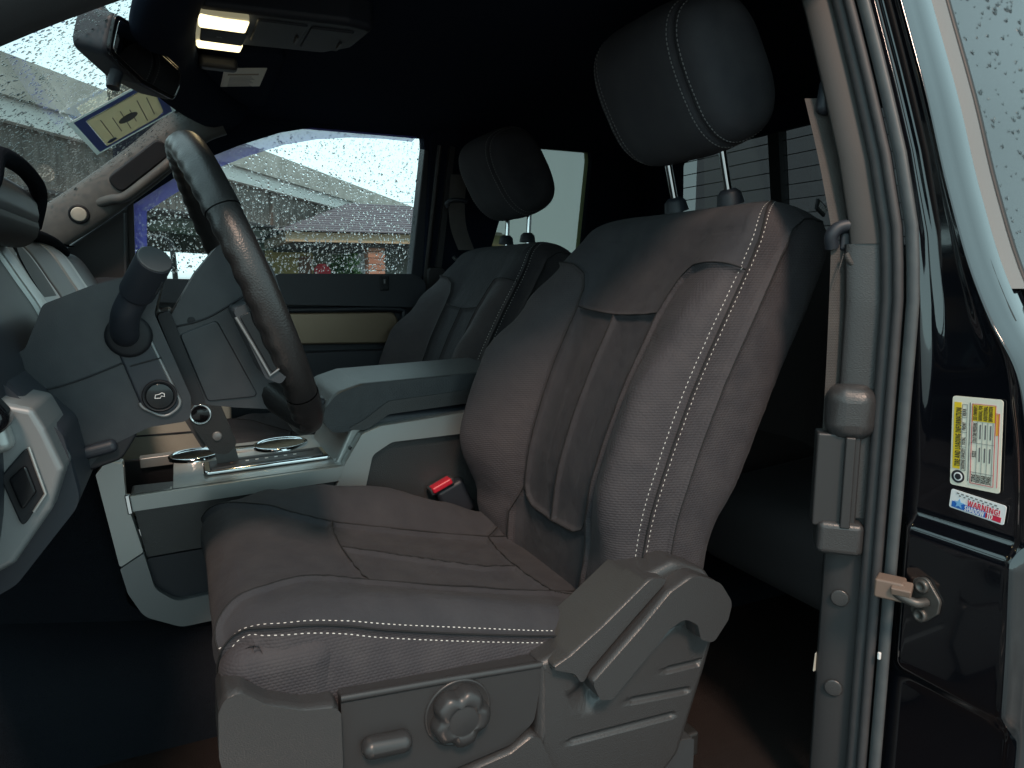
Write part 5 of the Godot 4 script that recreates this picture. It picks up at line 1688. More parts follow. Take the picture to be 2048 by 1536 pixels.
func build_jamb() -> void:
	var j := thing("driver_door_pillar", "glossy black painted door pillar with rubber seals behind the driver's seat", "car pillar", Vector3(0.8, 0.5, 0.48))
	var rows := []
	for k in 150:
		var y := lerpf(-0.05, 1.25, k / 149.0)
		var row := PackedVector3Array()
		for c in 61:
			var t := c / 60.0
			row.append(Vector3(jamb_x(y, t), y, lerpf(inner_z(y) + 0.002, outer_z(y), t)))
		# the outer lip turns back into the gap
		row.append(Vector3(0.840, y, outer_z(y) + 0.003))
		row.append(Vector3(0.875, y, outer_z(y) - 0.004))
		rows.append(row)
	var g := Geo.new()
	g.grid(rows)
	part("painted_face", g, "paint", j)
	# seals: two rubber ribs and the flange strip
	part("seal_rib", tube(jamb_path(0.792, -0.026, -0.05, 1.24), 0.0085, 12), "rubber", j)
	part("seal_bulb", tube(jamb_path(0.788, -0.010, -0.05, 1.24), 0.0062, 12), "rubber", j)
	part("seal_gap", tube(jamb_path(0.797, -0.002, -0.05, 1.24), 0.0035, 8), "rubber_dark", j)
	part("flange_strip", tube(jamb_path(0.792, 0.006, -0.05, 1.24), 0.0078, 12, Vector2(1.0, 0.7)), "rubber_grey", j)
	# grained trim inside the seals
	var tr := Geo.new()
	rows = []
	for k in 40:
		var y := lerpf(0.44, 0.792, k / 39.0)
		var row := PackedVector3Array()
		for c in 16:
			var a := c / 15.0
			var zz := inner_z(y) - 0.030
			var front := Vector3(0.800, y, zz)
			row.append(Vector3(0.800 - 0.032 * sin(minf(a * 1.25, 1.0) * PI / 2) + 0.05 * maxf(0.0, a - 0.8) * 5.0, y, zz - 0.040 * minf(a * 1.25, 1.0) - 0.012 * maxf(0.0, a - 0.8) * 5.0))
		rows.append(row)
	tr.grid(rows)
	part("pillar_trim", tr, "grained", j)
	var lowtr := Geo.new()
	rows = []
	for k in 20:
		var y := lerpf(-0.03, 0.44, k / 19.0)
		var row := PackedVector3Array()
		for c in 16:
			var a := c / 15.0
			row.append(Vector3(0.802 - 0.030 * sin(minf(a * 1.25, 1.0) * PI / 2) + 0.05 * maxf(0.0, a - 0.8) * 5.0, y, inner_z(y) - 0.032 - 0.048 * minf(a * 1.25, 1.0) - 0.012 * maxf(0.0, a - 0.8) * 5.0))
		rows.append(row)
	lowtr.grid(rows)
	part("pillar_trim_lower", lowtr, "pillar_dark", j)
	for k in 2:
		part("trim_clip", lathe([[0.0115, 0.0], [0.0115, 0.0015], [0.0095, 0.0022], [0.0, 0.0022]], Transform3D(Basis(Vector3(0.6, 0, 0.8), Vector3.UP, Vector3(-0.8, 0, 0.6)), Vector3(0.779, [0.325, 0.195][k], 0.370)), 24), "grained", j)
	part("torn_trim", plate(rp([[0.0, 0.0, 0.001], [0.012, 0.002, 0.001], [0.009, 0.030, 0.001], [0.002, 0.026, 0.001]], 0.001), 0.001, 0.0003, Transform3D(Basis(), Vector3(0.768, 0.208, 0.345)), 2), "plug_beige", j)
	part("paint_chip", superell(Vector3(0.7835, 0.272, 0.431), Vector3(0.002, 0.005, 0.002), Basis(), 0.0, 0.0015), "white", j)
	var upper := Geo.new()
	rows = []
	for k in 20:
		var y := lerpf(0.792, 1.20, k / 19.0)
		var row := PackedVector3Array()
		for c in 16:
			var a := c / 15.0
			row.append(Vector3(0.800 - 0.030 * sin(minf(a * 1.25, 1.0) * PI / 2) + 0.05 * maxf(0.0, a - 0.8) * 5.0, y, inner_z(y) - 0.028 - 0.036 * minf(a * 1.25, 1.0) - 0.012 * maxf(0.0, a - 0.8) * 5.0))
		rows.append(row)
	upper.grid(rows)
	part("pillar_trim_upper", upper, "pillar_mid", j)
	# rear door: seal gap, grey window post, dark glass
	var rd := thing("rear_door", "closed rear door edge with satin grey window post and wet dark glass", "car door", Vector3(0.9, 0.8, 0.5))
	var appl := Geo.new()
	rows = []
	for k in 24:
		var y := lerpf(0.738, 1.25, k / 23.0)
		var z := outer_z(y) - 0.006
		rows.append(PackedVector3Array([Vector3(0.842, y, z - 0.02), Vector3(0.838, y, z - 0.004), Vector3(0.842, y, z + 0.002), Vector3(0.852, y, z + 0.007), Vector3(0.868, y, z + 0.012), Vector3(0.872, y, z + 0.011), Vector3(0.873, y, z + 0.002)]))
	appl.grid(rows)
	part("window_post", appl, "satin_grey", rd)
	part("post_edge", tube(PackedVector3Array(range(0, 24).map(func(k): return Vector3(0.877, lerpf(0.738, 1.25, k / 23.0), outer_z(lerpf(0.738, 1.25, k / 23.0)) + 0.002))), 0.005, 8), "rubber_dark", rd)
	part("post_seal", tube(PackedVector3Array(range(0, 24).map(func(k): return Vector3(0.832, lerpf(0.70, 1.25, k / 23.0), outer_z(lerpf(0.70, 1.25, k / 23.0)) - 0.006))), 0.007, 8), "rubber_dark", rd)
	var gl := Geo.new()
	rows = []
	for k in 24:
		var y := lerpf(0.715, 1.25, k / 23.0)
		rows.append(PackedVector3Array([Vector3(0.876, y, outer_z(y) + 0.002), Vector3(1.1, y, outer_z(y) + 0.004), Vector3(1.6, y, outer_z(y))]))
	gl.grid(rows)
	part("pane", gl, "privacy_glass", rd)
	var sk := Geo.new()
	rows = []
	for k in 30:
		var y := lerpf(-0.25, 0.72, k / 29.0)
		var z := outer_z(maxf(y, 0.05)) + 0.006
		rows.append(PackedVector3Array([Vector3(0.872, y, z - 0.03), Vector3(0.868, y, z - 0.006), Vector3(0.874, y, z), Vector3(1.0, y, z + 0.004), Vector3(1.7, y, z + 0.004)]))
	sk.grid(rows)
	part("door_skin", sk, "paint", rd)
	part("edge_seal", tube(PackedVector3Array(range(0, 20).map(func(k): return Vector3(0.848, lerpf(-0.1, 0.66, k / 19.0), outer_z(lerpf(-0.1, 0.66, k / 19.0)) + 0.001))), 0.006, 8), "rubber", rd)
	# sill
	struct("door_sill", superell(Vector3(0.2, -0.045, 0.47), Vector3(0.62, 0.03, 0.09), Basis(), 0.0, 0.02), "paint")
	# striker
	var s := thing("door_striker", "brown capped metal door striker bolted to the pillar", "door striker", Vector3(0.79, 0.37, 0.47))
	var fx := Transform3D(Basis(Vector3(0, 0, 1), Vector3(0, 1, 0), Vector3(-1, 0, 0)), Vector3(0.7885, 0.368, 0.475))    # faces forward; local x runs outward
	var spl := part("striker_plate", plate(rp([[-0.010, 0.022, 0.008], [0.006, 0.030, 0.010], [0.026, 0.006, 0.010], [0.024, -0.010, 0.006], [0.006, -0.030, 0.010], [-0.010, -0.020, 0.008]], 0.008), 0.004, 0.0015, fx.translated_local(Vector3(0, 0, 0.003))), "zinc", s)
	for k in 2:
		var bx := fx.translated_local(Vector3([0.003, 0.004][k], [0.017, -0.019][k], 0.003))
		part("bolt", lathe([[0.0085, 0.0], [0.0085, 0.003], [0.0070, 0.0045], [0.0045, 0.0045], [0.004, 0.002], [0.0, 0.0018]], bx, 24), "zinc", spl)
	part("striker_pin", tube(cat3([fx * Vector3(0.010, 0.0, 0.004), fx * Vector3(0.006, 0.0, 0.018), fx * Vector3(-0.012, 0.004, 0.024), fx * Vector3(-0.024, 0.008, 0.022)], 5), 0.0055, 10), "zinc", s)
	var scp := part("striker_cap", superell(fx * Vector3(-0.026, 0.007, 0.020), Vector3(0.013, 0.012, 0.016), Basis(Vector3(0, 1, 0), 0.5), 0.0, 0.003), "striker_brown", s)
	part("cap_wedge", superell(fx * Vector3(-0.010, 0.012, 0.021), Vector3(0.010, 0.005, 0.011), Basis(Vector3(0, 1, 0), 0.5) * Basis(Vector3(0, 0, 1), 0.3), 0.0, 0.002), "striker_brown", scp)
	# driver's belt
	var b := thing("driver_seat_belt", "brown grey seat belt with its guide hanging on the driver's pillar", "seat belt", Vector3(0.82, 0.8, 0.34))
	var wb := func(a: Array, w: float, dirn: Vector3) -> Geo:
		var q := Geo.new()
		var r2 := []
		var p3 := cat3(a, 8)
		for p in p3:
			var row := PackedVector3Array()
			for c in 5:
				row.append(p + dirn * w * (c / 4.0 - 0.5) + dirn.cross(Vector3.UP) * 0.0015 * sin(PI * c / 4.0))
			r2.append(row)
		q.grid(r2)
		return q
	var across := Vector3(0.85, 0, 0.40).normalized()
	part("webbing", wb.call([Vector3(0.790, 0.985, 0.280), Vector3(0.788, 0.90, 0.312), Vector3(0.785, 0.806, 0.343)], 0.048, across), "strap", b)
	part("webbing", wb.call([Vector3(0.782, 0.792, 0.345), Vector3(0.780, 0.70, 0.350), Vector3(0.780, 0.60, 0.352), Vector3(0.780, 0.45, 0.352)], 0.048, across), "strap", b)
	part("upper_anchor", superell(Vector3(0.786, 0.985, 0.290), Vector3(0.012, 0.024, 0.010), Basis(Vector3(0, 0, 1), -0.15), 0.0, 0.010), "dark_plastic", b)
	part("belt_guide", tube(cat3([Vector3(0.762, 0.788, 0.335), Vector3(0.758, 0.804, 0.337), Vector3(0.772, 0.815, 0.345), Vector3(0.812, 0.812, 0.372)], 6), 0.0085, 12), "dark_plastic", b)
	part("guide_plate", superell(Vector3(0.790, 0.796, 0.356), Vector3(0.026, 0.012, 0.005), Basis(Vector3(0, 1, 0), -0.75), 0.0, 0.004), "dark_plastic", b)
	part("loose_fold", tube(cat3([Vector3(0.768, 0.780, 0.352), Vector3(0.772, 0.768, 0.358), Vector3(0.784, 0.763, 0.362), Vector3(0.790, 0.770, 0.362)], 5), 0.004, 8), "strap", b)
	part("dangling_thread", tube(cat3([Vector3(0.766, 0.78, 0.350), Vector3(0.758, 0.755, 0.350), Vector3(0.752, 0.735, 0.350)], 4), 0.0009, 6), "strap", b)
	# belt height slide: a long shield with a curved shoulder
	var sl := thing("belt_slide_cover", "dark grained belt outlet cover with a recessed flat panel on the driver's pillar", "trim cover", Vector3(0.79, 0.5, 0.37))
	part("shoulder", superell(Vector3(0.778, 0.580, 0.366), Vector3(0.030, 0.036, 0.030), Basis(Vector3(0, 1, 0), -0.75), 0.0, 0.022), "grained", sl)
	part("flat_panel", superell(Vector3(0.768, 0.490, 0.358), Vector3(0.026, 0.062, 0.018), Basis(Vector3(0, 1, 0), -0.75), 0.0, 0.003), "smooth_plastic", sl)
	part("panel_edge", superell(Vector3(0.766, 0.490, 0.379), Vector3(0.006, 0.060, 0.010), Basis(Vector3(0, 1, 0), -0.75), 0.0, 0.002), "smooth_plastic", sl)
	part("slide_foot", superell(Vector3(0.775, 0.414, 0.363), Vector3(0.028, 0.022, 0.026), Basis(Vector3(0, 1, 0), -0.75), 0.0, 0.008), "grained", sl)
	# passenger's belt
	var pbt := thing("passenger_seat_belt", "brown grey seat belt hanging from the passenger's pillar", "seat belt", Vector3(0.79, 0.9, -1.12))
	part("webbing", wb.call([Vector3(0.795, 1.06, -1.085), Vector3(0.790, 0.97, -1.095), Vector3(0.798, 0.90, -1.10), Vector3(0.815, 0.835, -1.08)], 0.050, Vector3(0.96, 0, 0.28)), "strap", pbt)
	part("anchor_ring", tube(cat3([Vector3(0.765, 0.965, -1.10), Vector3(0.760, 0.975, -1.10), Vector3(0.78, 0.985, -1.09), Vector3(0.82, 0.982, -1.085)], 5), 0.007, 8), "dark_plastic", pbt)
	part("lower_clip", tube(cat3([Vector3(0.775, 0.815, -1.09), Vector3(0.785, 0.805, -1.085), Vector3(0.81, 0.815, -1.08), Vector3(0.835, 0.83, -1.07)], 5), 0.0055, 8), "trim_grey", pbt)

func build_labels() -> void:
	# tyre placard, printed sideways: its text runs upward
	var xf := Transform3D(Basis(Vector3(0, 1, 0), Vector3(0, 0, -1), Vector3(-1, 0, 0)), Vector3(0.8035, 0.5655, 0.5130))
	xf = xf.rotated_local(Vector3(0, 0, 1), 0.06)
	var o := thing("tyre_placard", "white and yellow tire and loading information label on the black pillar", "label", Vector3(0.806, 0.56, 0.515))
	var z := func(d: float) -> Transform3D: return xf.translated_local(Vector3(0, 0, d))
	var bar := func(n: String, x0: float, y0: float, x1: float, y1: float, m: String, d := 0.0010) -> void:
		part(n, plate(PackedVector2Array([Vector2(x0, y0), Vector2(x1, y0), Vector2(x1, y1), Vector2(x0, y1)]), 0.0003, 0.0, z.call(d), 1), m, o)
	# local x from -0.05 (bottom) to 0.05 (top); local y from +0.029 (seal side) to -0.029
	part("backing", plate(rect(0.104, 0.056, 0.004), 0.0006, 0.0002, z.call(0.0006), 2), "paper", o)
	bar.call("yellow_strip", -0.032, 0.017, 0.045, 0.0255, "yellow")
	text("TIRE AND LOADING INFORMATION", 0.0062, "ink", o, z.call(0.0013).translated_local(Vector3(0.005, 0.0195, 0)), 0.068)
	part("tyre_print", lathe([[0.0075, 0.0], [0.0075, 0.0003], [0.0, 0.0003]], z.call(0.0010).translated_local(Vector3(-0.041, 0.0185, 0)), 28), "ink", o)
	part("rim_print", lathe([[0.0050, 0.0], [0.0050, 0.0003], [0.0, 0.0003]], z.call(0.0014).translated_local(Vector3(-0.041, 0.0180, 0)), 24), "white", o)
	part("hub_print", lathe([[0.0036, 0.0], [0.0036, 0.0003], [0.0, 0.0003]], z.call(0.0018).translated_local(Vector3(-0.041, 0.0180, 0)), 20, 5, 0.0012), "ink", o)
	for q in [[-0.033, 0.0160, 0.043, 0.0157], [-0.033, 0.0105, 0.043, 0.0102], [-0.033, 0.0102, -0.0327, 0.016], [0.043, 0.0102, 0.0433, 0.016], [-0.006, 0.0102, -0.0057, 0.016], [0.011, 0.0102, 0.0113, 0.016], [0.028, 0.0102, 0.0283, 0.016]]:
		bar.call("rule", q[0], minf(q[1], q[3]), q[2], maxf(q[1], q[3]), "ink_soft")
	text("SEATING CAPACITY", 0.0036, "ink", o, z.call(0.0013).translated_local(Vector3(-0.0195, 0.0131, 0)), 0.024)
	text("TOTAL", 0.0036, "ink", o, z.call(0.0013).translated_local(Vector3(0.001, 0.0131, 0)), 0.009)
	text("FRONT", 0.0036, "ink", o, z.call(0.0013).translated_local(Vector3(0.018, 0.0131, 0)), 0.009)
	text("REAR", 0.0036, "ink", o, z.call(0.0013).translated_local(Vector3(0.034, 0.0131, 0)), 0.008)
	bar.call("print_line", -0.044, 0.0068, 0.046, 0.0076, "ink_soft")
	for q in [[-0.046, 0.0048, 0.045, 0.0043], [-0.046, -0.0205, 0.045, -0.0210], [-0.046, -0.0210, -0.0455, 0.0048], [0.0445, -0.0210, 0.045, 0.0048], [-0.046, -0.0245, 0.036, -0.0250], [0.036, -0.0250, 0.0365, -0.0210]]:
		bar.call("red_rule", q[0], minf(q[1], q[3]), q[2], maxf(q[1], q[3]), "label_red", 0.0013)
	bar.call("yellow_box", 0.0255, -0.0202, 0.044, 0.0042, "yellow")
	bar.call("orange_box", 0.012, -0.0246, 0.0355, -0.0214, "orange")
	for k in 4:
		text(["SEE OWNER'S", "MANUAL FOR", "ADDITIONAL", "INFORMATION"][k], 0.0042, "ink", o, z.call(0.0013).translated_local(Vector3(0.0350, 0.0010 - 0.0056 * k, 0)), 0.0165)
	for k in 4:
		text(["TIRE", "FRONT", "REAR", "SPARE"][k], 0.0042, "ink", o, z.call(0.0013).translated_local(Vector3(-0.0395, 0.0010 - 0.0056 * k, 0)), 0.009)
		bar.call("rule", -0.045, -0.0017 - 0.0056 * k, 0.025, -0.0014 - 0.0056 * k, "ink_soft")
		if k:
			bar.call("print_line", -0.020, 0.0002 - 0.0056 * k, -0.004, 0.0016 - 0.0056 * k, "ink_soft")
			bar.call("print_line", 0.006, 0.0002 - 0.0056 * k, 0.022, 0.0016 - 0.0056 * k, "ink_soft")
	text("SIZE", 0.0040, "ink", o, z.call(0.0013).translated_local(Vector3(-0.012, 0.0010, 0)), 0.007)
	text("COLD TIRE PRESSURE", 0.0040, "ink", o, z.call(0.0013).translated_local(Vector3(0.0125, 0.0010, 0)), 0.022)
	for x in [-0.033, 0.0005]:
		bar.call("rule", x, -0.0205, x + 0.0003, 0.0045, "ink_soft")
	# second label under it
	var w := thing("warning_label", "small white warning label with blue and red stripe below the tire label", "label", Vector3(0.806, 0.49, 0.52))
	var wx := Transform3D(Basis(Vector3(0, 0, 1), Vector3(0, 1, 0), Vector3(-1, 0, 0)), Vector3(0.8035, 0.4945, 0.5210)).rotated_local(Vector3(0, 0, 1), -0.05)
	var wbk := part("backing", plate(rect(0.062, 0.0225, 0.003), 0.0006, 0.0002, wx.translated_local(Vector3(0, 0, 0.0006)), 2), "white", w)
	part("blue_stripe", plate(PackedVector2Array([Vector2(-0.028, -0.0095), Vector2(0.0105, -0.0095), Vector2(0.0105, -0.0025), Vector2(-0.028, -0.0025)]), 0.0003, 0.0, wx.translated_local(Vector3(0, 0, 0.0010)), 1), "label_blue", wbk)
	part("red_stripe", plate(PackedVector2Array([Vector2(0.0108, -0.0095), Vector2(0.0275, -0.0095), Vector2(0.0275, -0.0035), Vector2(0.0108, -0.0035)]), 0.0003, 0.0, wx.translated_local(Vector3(0, 0, 0.0010)), 1), "label_red", wbk)
	var star := PackedVector2Array()
	for k in 10:
		var r := 0.0062 if k % 2 == 0 else 0.0026
		star.append(Vector2(sin(TAU * k / 10.0) * r - 0.0195, cos(TAU * k / 10.0) * r - 0.0035))
	part("star", plate(star, 0.0003, 0.0, wx.translated_local(Vector3(0, 0, 0.0014)), 1), "label_sky", w)
	text("SHADOW", 0.0062, "white", w, wx.translated_local(Vector3(-0.0015, -0.0062, 0.0014)), 0.022)
	text("ID", 0.0062, "white", w, wx.translated_local(Vector3(0.0158, -0.0064, 0.0014)), 0.006)
	text("WARNING!", 0.0066, "label_red", w, wx.translated_local(Vector3(0.008, 0.0006, 0.0014)), 0.036)
	for k in 2:
		for q in 9:
			part("print_line", plate(PackedVector2Array([Vector2(-0.024 + 0.0053 * q + 0.003 * k, 0.0075 - 0.0026 * k), Vector2(-0.021 + 0.0053 * q + 0.002 * k, 0.0075 - 0.0026 * k), Vector2(-0.021 + 0.0053 * q + 0.002 * k, 0.0087 - 0.0026 * k), Vector2(-0.024 + 0.0053 * q + 0.003 * k, 0.0087 - 0.0026 * k)]), 0.0003, 0.0, wx.translated_local(Vector3(0, 0, 0.0010)), 1), "ink_soft", w)

# ---------------------------------------------------------------- rain on the glass
func drop_mesh() -> ArrayMesh:
	var g := Geo.new()
	var rows := []
	for k in 5:
		var a := PI / 2 * k / 4.0
		var row := PackedVector3Array()
		for j in 8:
			var b := TAU * j / 8.0
			row.append(Vector3(cos(b) * cos(a), sin(b) * cos(a), sin(a) * 0.55))
		rows.append(row)
	g.grid(rows, true)
	var ids := PackedInt32Array()
	for j in range(1, 7):
		ids.append_array([0, j, j + 1])
	g.flat(rows[0], ids, Vector3(0, 0, -1))
	return g.orient().mesh()

func build_rain(screen: Node3D, door: Node3D, rear: Node3D) -> void:
	var rng := RandomNumberGenerator.new()
	rng.seed = 77
	var m := drop_mesh()
	var w := []
	for k in 16000:
		var v := rng.randf()
		var t := rng.randf_range(-0.97, 0.35)
		var p := screen_point(v, t)
		var dx := screen_point(v, t + 0.01) - p
		var dy := screen_point(v + 0.01, t) - p
		var f := frame_of(dx, dy, p)
		if f.basis.z.x > 0.0:
			f = frame_of(-dx, dy, p)
		var r := lerpf(0.0008, 0.0030, pow(rng.randf(), 4.0))
		w.append(Transform3D(f.basis * Basis.from_scale(Vector3(r, r * rng.randf_range(0.9, 1.4), r)), p + f.basis.z * 0.0006))
	many("raindrops", m, "water", w, screen)
	w = []
	for k in 7500:
		var u := rng.randf_range(-0.10, 0.70)
		var v := rng.randf_range(0.0, 0.43)
		if v > 0.185 + 0.9 * (u + 0.096) and u < 0.1:
			continue
		var r := lerpf(0.0009, 0.0034, pow(rng.randf(), 4.0))
		var f := lean(-0.0206)
		w.append(Transform3D(f.basis * Basis(Vector3(0, 1, 0), PI) * Basis.from_scale(Vector3(r, r * rng.randf_range(1.0, 1.6), r)), f * Vector3(u, v, 0)))
	many("raindrops", m, "water", w, door)
	w = []
	for k in 500:
		var y := rng.randf_range(0.72, 1.12)
		var x := rng.randf_range(0.88, 1.15)
		var r := lerpf(0.0010, 0.0034, pow(rng.randf(), 4.0))
		w.append(Transform3D(Basis.from_scale(Vector3(r * 0.8, r * rng.randf_range(1.0, 2.2), r)), Vector3(x, y, outer_z(y) + 0.0025 + 0.002 * clampf((x - 0.876) / 0.224, 0.0, 1.0))))
	many("raindrops", m, "water", w, rear)

# ---------------------------------------------------------------- outside
func tree(called: String, at: Vector3, h: float, w: float, label: String, seed_: int, leafm: String) -> void:
	var o := thing(called, label, "tree", at)
	part("trunk", tube(cat3([at, at + Vector3(0.05, h * 0.3, 0), at + Vector3(-0.05, h * 0.6, 0.05), at + Vector3(0.0, h * 0.9, 0)], 4), PackedFloat32Array([0.16, 0.15, 0.14, 0.13, 0.12, 0.11, 0.10, 0.09, 0.08, 0.07, 0.06, 0.05, 0.04]), 8), "bark", o)
	var rng := RandomNumberGenerator.new()
	rng.seed = seed_
	var leaf := Geo.new()
	leaf.quad(Vector3(-0.5, 0, 0), Vector3(0, 0.12, 0.22), Vector3(0.6, 0, 0), Vector3(0, 0.05, -0.22))
	var where := []
	for c in 42:
		var dirn := Vector3(rng.randfn(), rng.randfn() * 0.8, rng.randfn()).normalized()
		var cc := at + Vector3(0, h * 0.62, 0) + dirn * Vector3(w, h * 0.36, w) * rng.randf_range(0.4, 1.0)
		for k in 70:
			var d := Vector3(rng.randfn(), rng.randfn(), rng.randfn()) * w * 0.16
			var s := rng.randf_range(0.10, 0.22)
			where.append(Transform3D(Basis.from_euler(Vector3(rng.randf() * TAU, rng.randf() * TAU, rng.randf() * TAU)) * Basis.from_scale(Vector3.ONE * s), cc + d))
	many("crown", leaf.mesh(), leafm, where, o)

func slab(a: Vector3, b: Vector3, c: Vector3, d: Vector3, th: float) -> Geo:
	var g := Geo.new()
	var n := Vector3(0, -th, 0)
	g.quad(a, b, c, d)
	g.quad(a + n, d + n, c + n, b + n)
	for e in [[a, b], [b, c], [c, d], [d, a]]:
		g.quad(e[0], e[0] + n, e[1] + n, e[1])
	return g

func build_outside() -> void:
	var gy := -0.85
	var g := Geo.new()
	g.quad(Vector3(-400, gy, -400), Vector3(400, gy, -400), Vector3(400, gy, 400), Vector3(-400, gy, 400))
	struct("ground", g, "asphalt", "wet asphalt ground")
	# the long flat canopy: fascia in two steps, dark soffit, posts
	var dirn := Vector3(0.53, 0, -0.848).normalized()
	var side := Vector3(-dirn.z, 0, dirn.x) * -1.0         # away from the truck
	if side.z > 0.0:
		side = -side
	var a := Vector3(-1.1, 0, -14.1)
	var p := func(t: float, s: float, y: float) -> Vector3: return a + dirn * t + side * s + Vector3(0, y, 0)
	var can := thing("overpass", "long concrete overpass with pale parapet and stained brown girder across the street", "overpass", p.call(10, 6, 0))
	part("fascia", slab(p.call(-14, 0, 4.10), p.call(60, 0, 4.10), p.call(60, 17, 4.10), p.call(-14, 17, 4.10), 0.62), "concrete", can)
	part("fascia_lower", slab(p.call(-14, 0.12, 3.478), p.call(60, 0.12, 3.478), p.call(60, 16.9, 3.478), p.call(-14, 16.9, 3.478), 0.342), "concrete_light", can)
	part("girder", slab(p.call(-14, 0.30, 3.136), p.call(60, 0.30, 3.136), p.call(60, 0.75, 3.136), p.call(-14, 0.75, 3.136), 0.976), "girder", can)
	part("girder_flange", slab(p.call(-14, 0.18, 2.20), p.call(60, 0.18, 2.20), p.call(60, 0.9, 2.20), p.call(-14, 0.9, 2.20), 0.06), "shade_wood", can)
	for k in 20:
		part("stiffener", slab(p.call(-12.0 + 3.2 * k, 0.20, 3.10), p.call(-11.9 + 3.2 * k, 0.20, 3.10), p.call(-11.9 + 3.2 * k, 0.32, 3.10), p.call(-12.0 + 3.2 * k, 0.32, 3.10), 0.9), "girder", can)
	part("far_girder", slab(p.call(-14, 14.0, 3.136), p.call(60, 14.0, 3.136), p.call(60, 14.5, 3.136), p.call(-14, 14.5, 3.136), 0.976), "girder", can)
	for k in 3:
		part("pier", slab(p.call(26 + 18 * k, 5.0, 3.1), p.call(27 + 18 * k, 5.0, 3.1), p.call(27 + 18 * k, 9.0, 3.1), p.call(26 + 18 * k, 9.0, 3.1), 3.95), "concrete", can)
	# the hip roofed pavilion under it
	var hx := thing("pavilion", "pavilion with dark shingled hip roof, tan fascia and brick columns", "pavilion", Vector3(7, gy, -22))
	var e0 := 2.02
	var rf := Geo.new()
	for k in 14:
		var f0 := k / 14.0
		var f1 := (k + 1) / 14.0
		var q := []
		for f in [f0, f1]:
			q.append([Vector3(lerpf(2.55, 5.1, f), lerpf(e0, 3.08, f) + (0.035 if f == f0 else 0.0), lerpf(-19.3, -22.0, f)), Vector3(lerpf(9.4, 6.8, f), lerpf(e0, 3.08, f) + (0.035 if f == f0 else 0.0), lerpf(-19.3, -22.0, f)), Vector3(lerpf(9.4, 6.8, f), lerpf(e0, 3.08, f) + (0.035 if f == f0 else 0.0), lerpf(-25.0, -22.2, f)), Vector3(lerpf(2.55, 5.1, f), lerpf(e0, 3.08, f) + (0.035 if f == f0 else 0.0), lerpf(-25.0, -22.2, f))])
		var course := Geo.new()
		for s in 4:
			course.quad(q[0][s], q[1][s], q[1][(s + 1) % 4], q[0][(s + 1) % 4])
			course.quad(q[0][s], q[0][(s + 1) % 4], q[0][(s + 1) % 4] - Vector3(0, 0.035, 0), q[0][s] - Vector3(0, 0.035, 0))
		part("shingle_course", course, "shingle" if k % 2 else "shingle_pale", hx)
	part("fascia", slab(Vector3(2.75, 2.00, -19.5), Vector3(9.2, 2.00, -19.5), Vector3(9.2, 2.00, -24.8), Vector3(2.75, 2.00, -24.8), 0.26), "tan_fascia", hx)
	part("eaves", slab(Vector3(3.0, 1.735, -19.7), Vector3(9.0, 1.735, -19.7), Vector3(9.0, 1.735, -24.6), Vector3(3.0, 1.735, -24.6), 0.12), "shade_wood", hx)
	for k in 3:
		var bx := 5.32 + 1.45 * k
		for r in 14:
			part("brick", superell(Vector3(bx, gy + 0.10 + 0.18 * r, -20.0), Vector3(0.25 - 0.010 * (r % 2), 0.082, 0.25 - 0.010 * (r % 2)), Basis(), 0.0, 0.01), "brick" if (r + k) % 3 else "brick_pale", hx)
	# white block of flats far behind
	var wb := thing("white_building", "white building with small dark windows beyond the overpass", "building", Vector3(6, gy, -44))
	part("wall", superell(Vector3(9.4, 0.8, -46), Vector3(1.75, 1.65, 1.5), Basis(), 0.0, 0.05), "white_wall", wb)
	for r in 2:
		for k in 3:
			part("window", superell(Vector3(8.15 + 0.72 * k, 1.45 + 0.62 * r, -44.48), Vector3(0.17, 0.17, 0.03), Basis(), 0.0, 0.02), "window_dark", wb)
	var yb := thing("yellow_house", "yellow walled house with pale green roof by a grassy bank", "house", Vector3(2, gy, -38))
	part("wall", superell(Vector3(5.6, 0.7, -40), Vector3(1.1, 1.55, 1.2), Basis(), 0.0, 0.05), "yellow_wall", yb)
	part("wall_patch", superell(Vector3(6.3, 1.3, -38.79), Vector3(0.35, 0.6, 0.03), Basis(), 0.0, 0.02), "brick_pale", yb)
	var gr := Geo.new()
	for q in [[-38.5, -40.0], [-41.5, -40.0]]:
		gr.quad(Vector3(3.4, 2.28, q[0]), Vector3(4.6, 2.72, q[1]), Vector3(6.2, 2.72, q[1]), Vector3(7.1, 2.28, q[0]))
	gr.quad(Vector3(3.4, 2.28, -38.5), Vector3(7.1, 2.28, -38.5), Vector3(7.1, 2.18, -38.5), Vector3(3.4, 2.18, -38.5))
	part("roof", gr, "green_roof", yb)
	var bank := Geo.new()
	var rows := []
	for k in 16:
		var row := PackedVector3Array()
		for j in 20:
			var x := -14.0 + 1.0 * j
			var z := -33.0 - 0.7 * k
			row.append(Vector3(x, gy + 2.7 * exp(-pow((x - 2.4) / 2.4, 2.0)) * sin(PI * k / 15.0) + 0.1 * sin(x * 3.0 + z), z))
		rows.append(row)
	bank.grid(rows)
	struct("grass_bank", bank, "grass")
	tree("leafy_tree", Vector3(6.15, gy, -28.0), 2.85, 0.62, "small leafy green tree in front of the white building", 5, "leaf_pale")
	# stop sign seen small through the wet glass
	var ss := thing("stop_sign", "small red octagonal sign near the white building", "road sign", Vector3(5.15, gy, -27.5))
	var oc := PackedVector2Array()
	for k in 8:
		oc.append(Vector2(cos(TAU * (k + 0.5) / 8.0), sin(TAU * (k + 0.5) / 8.0)) * 0.34)
	part("sign_face", plate(oc, 0.03, 0.005, Transform3D(Basis(), Vector3(5.15, 0.98, -27.5)), 2), "red", ss)
